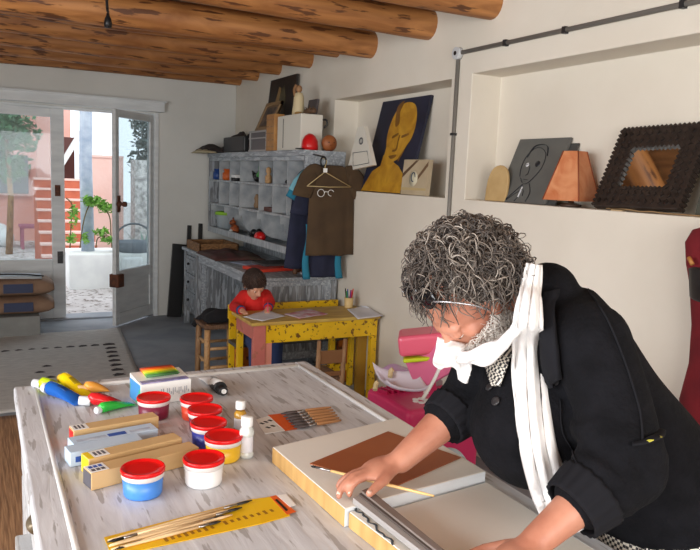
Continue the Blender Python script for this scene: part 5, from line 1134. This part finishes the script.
hand(body, RW, (P(357, 477, Z=.925)-RW), V((-.2, -.15, 1)), rt_, [P(384, 480, Z=.93), P(376, 487, Z=.922), P(369.5, 493.5, Z=.915)])
# left hand flat on the board edge, outside the picture
LWd = V((-.93, -.25, -.25)); lf = []
for k in range(4):
    b0 = LW+V((-.082, .03-.021*k-.02, -.018)); lf.append([b0, b0+V((-.034, -.006, -.004)), b0+V((-.062, -.012, -.012)), b0+V((-.080+.004*abs(k-1), -.014, -.022))])
hand(body, LW, V((-.96, -.12, -.2)), V((-.2, 0, 1)), lf, [LW+V((-.03, .04, -.02)), LW+V((-.06, .06, -.03)), LW+V((-.085, .066, -.036))])
bo = remesh(body, 'body', skin, pm, .0042, 3)
eyes(HC, f_, u_, r_h, 1.0, pm, mat('iris_brown', (70, 44, 30), .3), .45)
nailm = mat('nail', (226, 186, 168), .3)
def nail(p, ax, nn): a = ax.normalized(); n = (nn-a*nn.dot(a)).normalized(); MB().ell(p, (a, n.cross(a), n), (.006, .0048, .0018), 12, 6).build('nail', nailm, pm)
nail(P(369.5, 491.5, Z=.923), V((-.5, -.8, -.2)), V((0, -.2, 1))); nail(P(349, 491, Z=.905), V((-.3, -.5, -.8)), V((-.7, -.5, .5))); nail(P(338.5, 493, Z=.902), V((-.3, -.5, -.8)), V((-.7, -.5, .5)))
# trousers and shoes
tr = MB(); tr.chain([hipc+V((0, -.05, 0)), hipc+V((0, .05, 0))], [.125, .125], 20)
for sy in (-1, 1):
    hp = hipc+V((0.01, sy*.075, -.04)); kn = V((1.33+.02*sy, 1.0+sy*.11, .49)); an = V((1.40+.05*sy, 1.0+sy*.12, .12))
    tr.chain([hp, kn, an], [.10, .078, .066], 18)
remesh(tr, 'trousers', denim, pm, .011, 4)
for sy in (-1, 1):
    an = V((1.40+.05*sy, 1.0+sy*.12, 0)); rs = []
    for i in range(11):
        t = i/10; x = an.x+.07-.28*t; w = (.032+.018*math.sin(PI*min(1, t*1.15)))*(1 if t < .93 else .7); h = .11*(1-t)**1.4+.045
        rs.append([V((x, an.y+w*math.cos(a), max(.001, h/2+h/2*math.sin(a)))) for a in [2*PI*k/14 for k in range(14)]])
    MB().rings(rs).build('shoe', mat('shoe_brown', (60, 42, 32), .5), pm)
# sweater
sw = MB()
def esec(mb, pts, rad, hint, seg=28):  # elliptic torso
    mb.tube(smooth_path(pts, 6), [r for r in rad], seg, hint=hint)
tp_ = [V((1.312, .97, .85)), V((1.295, .98, .90)), V((1.235, 1.01, .985)), V((1.165, 1.05, 1.085)), V((1.12, 1.085, 1.18)), V((1.10, 1.11, 1.255)), V((1.085, 1.12, 1.32))]
tr_ = [(.152, .172), (.152, .172), (.145, .17), (.13, .165), (.12, .155), (.10, .15), (.075, .09)]
path = smooth_path(tp_, 5); rad = []
for i in range(len(path)):
    k = min(i/5, len(tr_)-1.0001); a = int(k); t = k-a; rad.append((tr_[a][0]*(1-t)+tr_[a+1][0]*t, tr_[a][1]*(1-t)+tr_[a+1][1]*t))
sw.tube(path, rad, 32, hint=(1, 0, .4))
sw.ell(V((1.042, 1.10, 1.04)), (V((.9, 0, .43)), Y_, V((-.43, 0, .9))), (.135, .14, .135), 28, 18); sw.ell(V((1.07, 1.13, 1.11)), (X_, Y_, Z_), (.12, .13, .12), 24, 16)
CS = V((1.10, 1.11, 1.235)); sw.capsule(V((1.10, 1.115, 1.26)), V((1.07, 1.12, 1.325)), .085, .066, 20)
sw.chain([CS, LS, LS.lerp(LE, .5)+V((.005, -.008, 0)), LE+V((.004, -.004, -.006)), LE.lerp(LW, .40)], [.095, .080, .073, .072, .062], 24)
sw.chain([CS, RS, RE+V((.01, 0, 0)), RE.lerp(RW, .28)], [.10, .084, .072, .060], 24)
# sleeve folds
for k in range(5):
    c = LE.lerp(LW, .06+.06*k)+V((.006*(-1)**k, 0, .0)); 
    ax = (LW-LE).normalized(); a = ax.orthogonal().normalized(); b = ax.cross(a)
    sw.tube([c+a*(.058*math.cos(q))+b*(.058*math.sin(q))+ax*.008*math.sin(q*2+k) for q in [2*PI*j/20 for j in range(20)]], .014, 8, closed=True)
for k in range(4):
    c = LS.lerp(LE, .66+.1*k); ax = (LE-LS).normalized(); a = ax.orthogonal().normalized(); b = ax.cross(a)
    sw.tube([c+a*(.068*math.cos(q))+b*(.068*math.sin(q))+ax*.012*math.sin(q*2+k*1.7) for q in [2*PI*j/20 for j in range(20)]], .0135, 8, closed=True)
swo = remesh(sw, 'sweater', sweater, pm, .0075, 5)
SB = bvh(swo)
def onsw(x, y, off=.004, fb=1.4):
    r = ray(x, y).normalized(); h_ = SB.ray_cast(EYE, r)
    if h_[0] is None: return EYE+ray(x, y)*fb, -r
    return h_[0]+h_[1]*off, h_[1]
def swline(pts, r, name, m, off=.002, n=6):
    P_ = [onsw(p.x, p.y, off)[0] for p in smooth_path([V((a, b, 0)) for a, b in pts], n) if SB.ray_cast(EYE, ray(p.x, p.y).normalized())[0] is not None]
    MB().tube(P_, r, 8).build(name, m, pm)
# ribbed cuffs
def cuff(E_, W_, t0, t1, r0, r1):
    ax = (W_-E_).normalized(); a = ax.orthogonal().normalized(); b = ax.cross(a); rs = []
    n = 72
    for i in range(9):
        t = t0+(t1-t0)*i/8; r = r0+(r1-r0)*i/8
        rs.append([E_.lerp(W_, t)+(a*math.cos(2*PI*j/n)+b*math.sin(2*PI*j/n))*(r+(.0022 if j % 4 < 2 else -.0005)) for j in range(n)])
    for i in range(8, -1, -1):
        t = t0+(t1-t0)*i/8; r = r0+(r1-r0)*i/8-.005
        rs.append([E_.lerp(W_, t)+(a*math.cos(2*PI*j/n)+b*math.sin(2*PI*j/n))*r for j in range(n)])
    MB().rings(rs, closed=True).build('ribbed_cuff', rib, pm)
cuff(LE, LW, .36, .60, .068, .058); cuff(RE, RW, .22, .40, .064, .056)
# seams, buttons, collar
swline([(588, 290), (606, 318), (620, 350), (632, 385), (640, 415), (642, 440)], .0022, 'seam', rib)
swline([(560, 400), (562, 430), (572, 450), (580, 470)], .0018, 'seam', rib)
for x, y in ((497, 402), (491, 388), (556, 380)):
    c, n_ = onsw(x, y, .003); MB(frame_M(c, n_.orthogonal(), n_.cross(n_.orthogonal()))).lathe([(.001, 0), (.009, 0), (.010, .003), (.008, .004), (.001, .003)], (0, 0, 0), 16).build('button', mat('button_dark', (40, 38, 40), .3), pm)
def swsheet(P4, th, name, m, off, nu=10, nv=10, wave=None, sm=True):
    G = {}
    def fn(u, v):
        x = (P4[0][0]*(1-u)+P4[1][0]*u)*(1-v)+(P4[3][0]*(1-u)+P4[2][0]*u)*v; y = (P4[0][1]*(1-u)+P4[1][1]*u)*(1-v)+(P4[3][1]*(1-u)+P4[2][1]*u)*v
        p, n_ = onsw(x, y, off); return p+(n_*wave(u, v) if wave else V((0, 0, 0)))
    return MB().sheet(fn, nu, nv, th, sm=sm).build(name, m, pm)
# checked shirt showing at neck and at the hem
chk = bpy.data.materials.new('checked_cloth'); chk.use_nodes = True
n, l, b = nodes(chk); tc = n.new('ShaderNodeTexCoord'); ck = n.new('ShaderNodeTexChecker'); ck.inputs['Scale'].default_value = 150; ck.inputs[1].default_value = L((226, 220, 208)); ck.inputs[2].default_value = L((50, 48, 52)); l.new(tc.outputs['Object'], ck.inputs[0]); l.new(ck.outputs[0], b.inputs['Base Color']); b.inputs['Roughness'].default_value = .9
swsheet([(484, 352), (520, 338), (502, 388), (494, 388)], .003, 'checked_shirt_front', chk, .008, 8, 8)
swsheet([(546, 292), (556, 290), (565, 378), (549, 392)], .012, 'collar_flap', rib, .012, 8, 10, lambda u, v: .006*math.sin(PI*u))
# sleeve loop with a tiny yellow-green label
lp_ = [onsw(x, y, o_)[0] for x, y, o_ in ((632, 444, .002), (640, 443, .008), (650, 440, .012), (657, 436, .006), (660, 430, .002))]
MB().tube(smooth_path(lp_, 4), [(.003, .009)]*17, 10, hint=(0, 0, 1)).build('sleeve_loop', rib, pm)
MB().tube([onsw(643, 443, .016)[0], onsw(654, 440, .016)[0]], [(.0012, .004)]*2, 8, hint=(0, 0, 1)).build('loop_label', mat('label_olive', (178, 170, 60), .6), pm)
# shirt tail under the sweater hem
mb = MB(); rs = []
for i in range(7):
    z = .76+.13*i/6; rs.append([V((1.312+.150*math.cos(a), .97+.166*math.sin(a), z+.012*math.sin(a*5)*(1 if i == 0 else 0))) for a in [2*PI*k/48 for k in range(48)]])
for i in range(6, -1, -1):
    z = .76+.13*i/6; rs.append([V((1.312+.145*math.cos(a), .97+.161*math.sin(a), z)) for a in [2*PI*k/48 for k in range(48)]])
mb.rings(rs, closed=True).build('checked_shirt_tail', chk, pm)
# scarf
scm = mat('white_scarf', (240, 238, 236), .85, (228, 226, 226), 9, stretch=(5, 5, 1), bump=.3)
sc = MB()
loop = [P(526, 262, d=1.53), P(533, 280, d=1.45), P(527, 306, d=1.40), P(514, 332, d=1.385), P(495, 350, d=1.40), P(474, 357, d=1.44), P(458, 353, d=1.52), P(475, 325, d=1.62), P(505, 280, d=1.62)]
lp2 = smooth_path(loop+[loop[0]], 6)[:-1]
for k, (dx, r) in enumerate(((0, .014), (.009, .010), (-.009, .010), (.004, .009))):
    sc.tube([p+V((dx*math.sin(i*.3+k), dx*math.cos(i*.25), dx+.004*math.sin(i*.7+k*2))) for i, p in enumerate(lp2)], [(r*(1+.2*math.sin(i*.9+k)), r*.8) for i in range(len(lp2))], 12, closed=True)
sc.build('scarf_loop', scm, pm)
# long tail down the chest, laid over the sweater
cl = smooth_path([V((534, 264, 0)), V((530, 295, 0)), V((528, 330, 0)), V((529, 370, 0)), V((533, 412, 0)), V((539, 450, 0)), V((550, 488, 0)), V((560, 512, 0)), V((572, 535, 0))], 7)
wd2 = [7, 11, 15, 17, 17.5, 18, 19, 19, 19]
G = []; nC = len(cl); NU = 22
prevd = None
for i, c in enumerate(cl):
    k = min(i/7, 7.999); a = int(k); w = wd2[a]*(1-(k-a))+wd2[a+1]*(k-a)
    tg_ = (cl[min(i+1, nC-1)]-cl[max(i-1, 0)]).normalized(); nx = V((tg_.y, -tg_.x, 0)); nx = -nx if nx.x < 0 else nx
    row = []
    p0, n0 = onsw(min(c.x, 556), min(c.y, 500), .012, 1.40)
    dep = (p0-EYE).dot(fw)
    if c.y < 330: dep = min(dep, 1.345+.0*(c.y)) if c.y > 285 else 1.40
    prevd = dep if prevd is None else prevd*.6+dep*.4
    for j in range(NU+1):
        q = j/NU*2-1; x, y = c.x+nx.x*w*q, c.y+nx.y*w*q
        p = EYE+ray(x, y)*(prevd-.012+.018*q*q+.0075*math.sin(q*9+i*.13)+.003*math.sin(q*23+i*.3))
        row.append(p)
    G.append(row)
MB().sheet(lambda u, v: G[round(u*(nC-1))][round(v*NU)], nC-1, NU, .006).build('scarf_tail', scm, pm)
# short crumpled end in front
G2 = [V((438, 338, 0)), V((472, 346, 0)), V((470, 374, 0)), V((433, 364, 0))]
def cf(u, v):
    a = G2[0].lerp(G2[1], u).lerp(G2[3].lerp(G2[2], u), v); 
    y = a.y+10*max(0, v-.6)*(1 if .7 < u < .95 else 0)*2.0+2.5*math.sin(u*9)*v
    return EYE+ray(a.x, y)*(1.475+.02*math.sin(u*8+v*3)*(.4+v)+.010*math.sin(v*9+u*4))
MB().sheet(cf, 24, 18, .006).build('scarf_end', scm, pm)
# hair: a curly mop of separate locks over the scalp
hairm = bpy.data.materials.new('grey_curls'); hairm.use_nodes = True; n, l, b = nodes(hairm)
ge = n.new('ShaderNodeNewGeometry'); cr_ = n.new('ShaderNodeValToRGB'); e = cr_.color_ramp.elements; e[0].color = L((46, 40, 38)); e[1].color = L((168, 158, 148)); e[0].position = 0; e[1].position = 1
q = e.new(.5); q.color = L((78, 69, 63)); q = e.new(.85); q.color = L((116, 106, 97)); l.new(ge.outputs['Random Per Island'], cr_.inputs[0]); l.new(cr_.outputs[0], b.inputs['Base Color']); b.inputs['Roughness'].default_value = .55
def curls(par, Cc, f, u, r, n_, R, lenr, rad, keep, m, seed, thick=.0016, name='hair', turns=(1.0, 2.2), hr=(.006, .012), grav=V((0, 0, -.02)), stp=13):
    rnd = random.Random(seed); mb = MB()
    for _ in range(n_):
        for _t in range(50):
            d = V((rnd.gauss(0, 1), rnd.gauss(0, 1), rnd.gauss(0, 1))).normalized()
            if keep(d.dot(r), d.dot(f), d.dot(u)): break
        o = Cc+r*(d.dot(r)*R[0])+f*(d.dot(f)*R[1])+u*(d.dot(u)*R[2])
        out = (r*(d.dot(r)/R[0])+f*(d.dot(f)/R[1])+u*(d.dot(u)/R[2])).normalized()
        tg_ = out.cross(V((rnd.gauss(0, 1), rnd.gauss(0, 1), rnd.gauss(0, 1)))).normalized(); tg_ = (tg_*.7+(f*.3-u*.35)*.6).normalized()
        bn = out.cross(tg_).normalized(); ln = rnd.uniform(*lenr); tn = rnd.uniform(*turns); h0 = rnd.uniform(*hr); ph = rnd.uniform(0, 2*PI); lift = rnd.uniform(.25, 1.0)*rad
        pts = []
        for k in range(stp):
            t = k/(stp-1); a = ph+2*PI*tn*t; hh = h0*min(1, t*3)
            pts.append(o+out*(lift*math.sin(t*PI*.6)+hh*math.cos(a)*.8)+tg_*(ln*t*.8)+bn*(hh*math.sin(a))+grav*t*t)
        th = thick*rnd.uniform(.7, 1.4); mb.tube(pts, [th*(1-.7*(k/(stp-1))) for k in range(stp)], 5)
    return mb.build(name, m, par)
hc2 = HC0+hu.normalized()*.037-hf.normalized()*.030
base = MB(); base.ell(hc2, (r_h, f_, u_), (.100, .098, .104), 28, 20)
hb_ = base.build('hair_base', mat('hair_under', (52, 46, 42), .9, (74, 66, 60), 20, bump=.5), pm)
curls(pm, hc2, f_, u_, r_h, 2000, (.098, .094, .102), (.035, .085), .036, lambda a, b_, c: not (b_ > .40 and c < .45) and c > -.6 and not (b_ > .0 and c < -.05), hairm, 5, .0021, 'hair', (.5, 1.5), (.007, .015))
# beard
bm2 = bpy.data.materials.new('white_beard'); bm2.use_nodes = True; n, l, b = nodes(bm2); ge = n.new('ShaderNodeNewGeometry'); cr_ = n.new('ShaderNodeValToRGB'); e = cr_.color_ramp.elements; e[0].color = L((176, 160, 148)); e[1].color = L((244, 240, 234)); l.new(ge.outputs['Random Per Island'], cr_.inputs[0]); l.new(cr_.outputs[0], b.inputs['Base Color'])
curls(pm, HC-u_*.032+f_*.026, f_, u_, r_h, 3600, (.069, .074, .088), (.010, .024), .009, lambda a, b_, c: c < (.12 if abs(a) > .6 else -.08) and b_ > -.6 and not (b_ > .75 and c > -.38 and abs(a) < .35), bm2, 9, .0010, 'beard', (.3, .8), (.001, .002), V((0, 0, -.003)), 6) if 1 else 0
# sunglasses pushed up on the head
sg = blackm
gc = HC+f_*.052+u_*.110
for k in (-1, 1):
    MB().ell(gc+r_h*.033*k-f_*.004*1, (r_h, (f_+u_*.9).normalized(), (u_*.9-f_).normalized()), (.034, .007, .024), 20, 10).build('sunglass_lens', mat('lens_black', (14, 14, 18), .08), pm)
    MB().tube(smooth_path([gc+r_h*.062*k, gc+r_h*.100*k-f_*.012-u_*.01, gc+r_h*.118*k-f_*.03-u_*.05, gc+r_h*.112*k-f_*.04-u_*.09], 4), .002, 8).build('sunglass_arm', mat('arm_silver', (180, 180, 184), .25, metal=.8), pm)
MB().tube([gc-r_h*.01, gc+f_*.004, gc+r_h*.01], .0028, 8).build('sunglass_bridge', blackm, pm)
# the brush he holds
a, b_ = at(434, 496, Z=.917), at(311, 466, Z=.910)
brush('paintbrush', 'pale wooden brush with a black tip held in the man\'s right hand', a, b_, .0034, mat('held_wood', (230, 190, 126), .4), None, .045, .13)
# ------------------------------------------------------------------ the child
pc_ = thing('person', 'small child in a red top drawing at the yellow desk', 'person', (1.76, 4.7, 0))
cH = at(254, 284.5, Y=4.60); cs = .84; cf_ = V((.22, -.80, -.54)); cu = V((.1, -.48, .87))
cb2 = MB(); hp = V((cH.x+.05, 4.70, .43)); ch_ = V((cH.x+.03, 4.68, .62)); nk = V((cH.x+.02, 4.64, .735))
cb2.chain([hp, ch_, V((nk.x, nk.y+.02, .69))], [.085, .08, .06], 18); cb2.chain([V((nk.x, nk.y, .70)), cH-cu*.05], [.035, .035], 12)
Rh, Lh = at(268, 308.5, Z=YZ+.03), at(243, 312, Z=YZ+.02)
Rh = V((Rh.x, Rh.y, YZ+.026)); Lh = V((Lh.x, Lh.y, YZ+.024))
cRS, cLS = ch_+V((.085, .0, .07)), ch_+V((-.07, 0, .07)); cRE, cLE = V((Rh.x+.055, 4.60, .655)), V((Lh.x+.0, 4.64, .60+.03))
for S_, E_, W_ in ((cRS, cRE, Rh), (cLS, cLE, Lh)): cb2.chain([ch_+V((0, 0, .06)), S_, E_, W_], [.04, .032, .026, .018], 12)
for W_, E_ in ((Rh, cRE), (Lh, cLE)):
    d = (W_-E_).normalized(); n_ = V((0, 0, 1)); w = n_.cross(d)
    cb2.ell(W_+d*.02, (d, w, n_), (.026, .021, .012), 12, 8)
    for k in range(4): b0 = W_+d*.034+w*(.014-.0095*k); cb2.chain([b0, b0+d*.014, b0+d*.024+V((0, 0, -.008))], [.0058, .0053, .0045], 8)
    cb2.chain([W_+d*.008, W_+d*.018-w*.02, W_+d*.03-w*.024], [.007, .006, .005], 8)
for sx in (-1, 1):
    h_ = hp+V((sx*.045, 0, -.02)); k_ = V((hp.x+sx*.07, 4.47, .38)); a_ = V((hp.x+sx*.07, 4.47, .10)); cb2.chain([h_, k_, a_], [.055, .042, .03], 12); cb2.chain([a_+V((0, .01, -.06)), a_+V((0, -.08, -.07))], [.028, .022], 10)
ff, uu, rr = head(cb2, cH, cf_, cu, cs)
remesh(cb2, 'body', skin_c, pc_, .004, 3)
eyes(cH, ff, uu, rr, cs, pc_, mat('iris_dark', (40, 28, 22), .3), .7)
MB().ell(cH-uu*.057*cs+ff*.094*cs, (rr, ff, uu), (.018*cs, .004, .0055), 12, 6).build('mouth', mat('lip', (168, 84, 78), .5), pc_)
mb = MB(); mb.chain([hp+V((0, 0, .02)), ch_, V((nk.x, nk.y+.02, .685))], [.10, .098, .07], 20)
for S_, E_, W_ in ((cRS, cRE, Rh), (cLS, cLE, Lh)): mb.chain([ch_+V((0, 0, .05)), S_, E_, E_.lerp(W_, .75)], [.07, .05, .04, .032], 14)
remesh(mb, 'red_top', mat('child_red', (214, 40, 34), .9, (196, 30, 28), 6, bump=.15), pc_, .006, 4)
mb = MB()
for E_, W_ in ((cRE, Rh), (cLE, Lh)): mb.tube([E_.lerp(W_, .70), E_.lerp(W_, .84)], [.034, .03], 14)
mb.tube([nk+V((.035*math.cos(a), .035*math.sin(a), -.005-.012*math.sin(-a))) for a in [2*PI*k/16 for k in range(16)]], .006, 8, closed=True)
mb.build('blue_cuff', mat('cuff_blue', (60, 70, 120), .9), pc_)
mb = MB()
for sx in (-1, 1): h_ = hp+V((sx*.045, 0, -.015)); k_ = V((hp.x+sx*.07, 4.47, .385)); mb.chain([h_, k_, V((hp.x+sx*.07, 4.47, .12))], [.07, .055, .045], 14)
remesh(mb, 'jeans', mat('child_jeans', (44, 62, 104), .9), pc_, .007, 3)
for sx in (-1, 1): MB().sph((hp.x+sx*.07, 4.44, .035), (.036, .075, .034)).build('shoe', mat('shoe_grey', (120, 120, 128), .6), pc_)
chm = bpy.data.materials.new('child_hair'); chm.use_nodes = True; n, l, b = nodes(chm); ge = n.new('ShaderNodeNewGeometry'); cr_ = n.new('ShaderNodeValToRGB'); e = cr_.color_ramp.elements; e[0].color = L((44, 28, 22)); e[1].color = L((84, 58, 44)); l.new(ge.outputs['Random Per Island'], cr_.inputs[0]); l.new(cr_.outputs[0], b.inputs['Base Color']); b.inputs['Roughness'].default_value = .5
hcc = cH+uu*.032-ff*.018
MB().ell(hcc, (rr, ff, uu), (.077, .088, .078), 24, 16).build('hair_base', mat('hair_c', (44, 30, 24), .8), pc_)
curls(pc_, hcc, ff, uu, rr, 1100, (.073, .085, .074), (.03, .05), .009, lambda a, b_, c: not (b_ > .5 and c < .32) and c > -.6, chm, 21, .0016, 'hair', (.1, .5), (.001, .004), V((0, 0, -.012)), 8)
pn = (Rh+V((-.01, -.02, .05)), Rh+V((-.02, -.05, -.018)))
tag(MB().tube([pn[0], pn[1]], .0035, 8).build('crayon', mat('pen_pink', (226, 60, 110))), 'crayon in the child\'s right hand over the drawing', 'crayon')
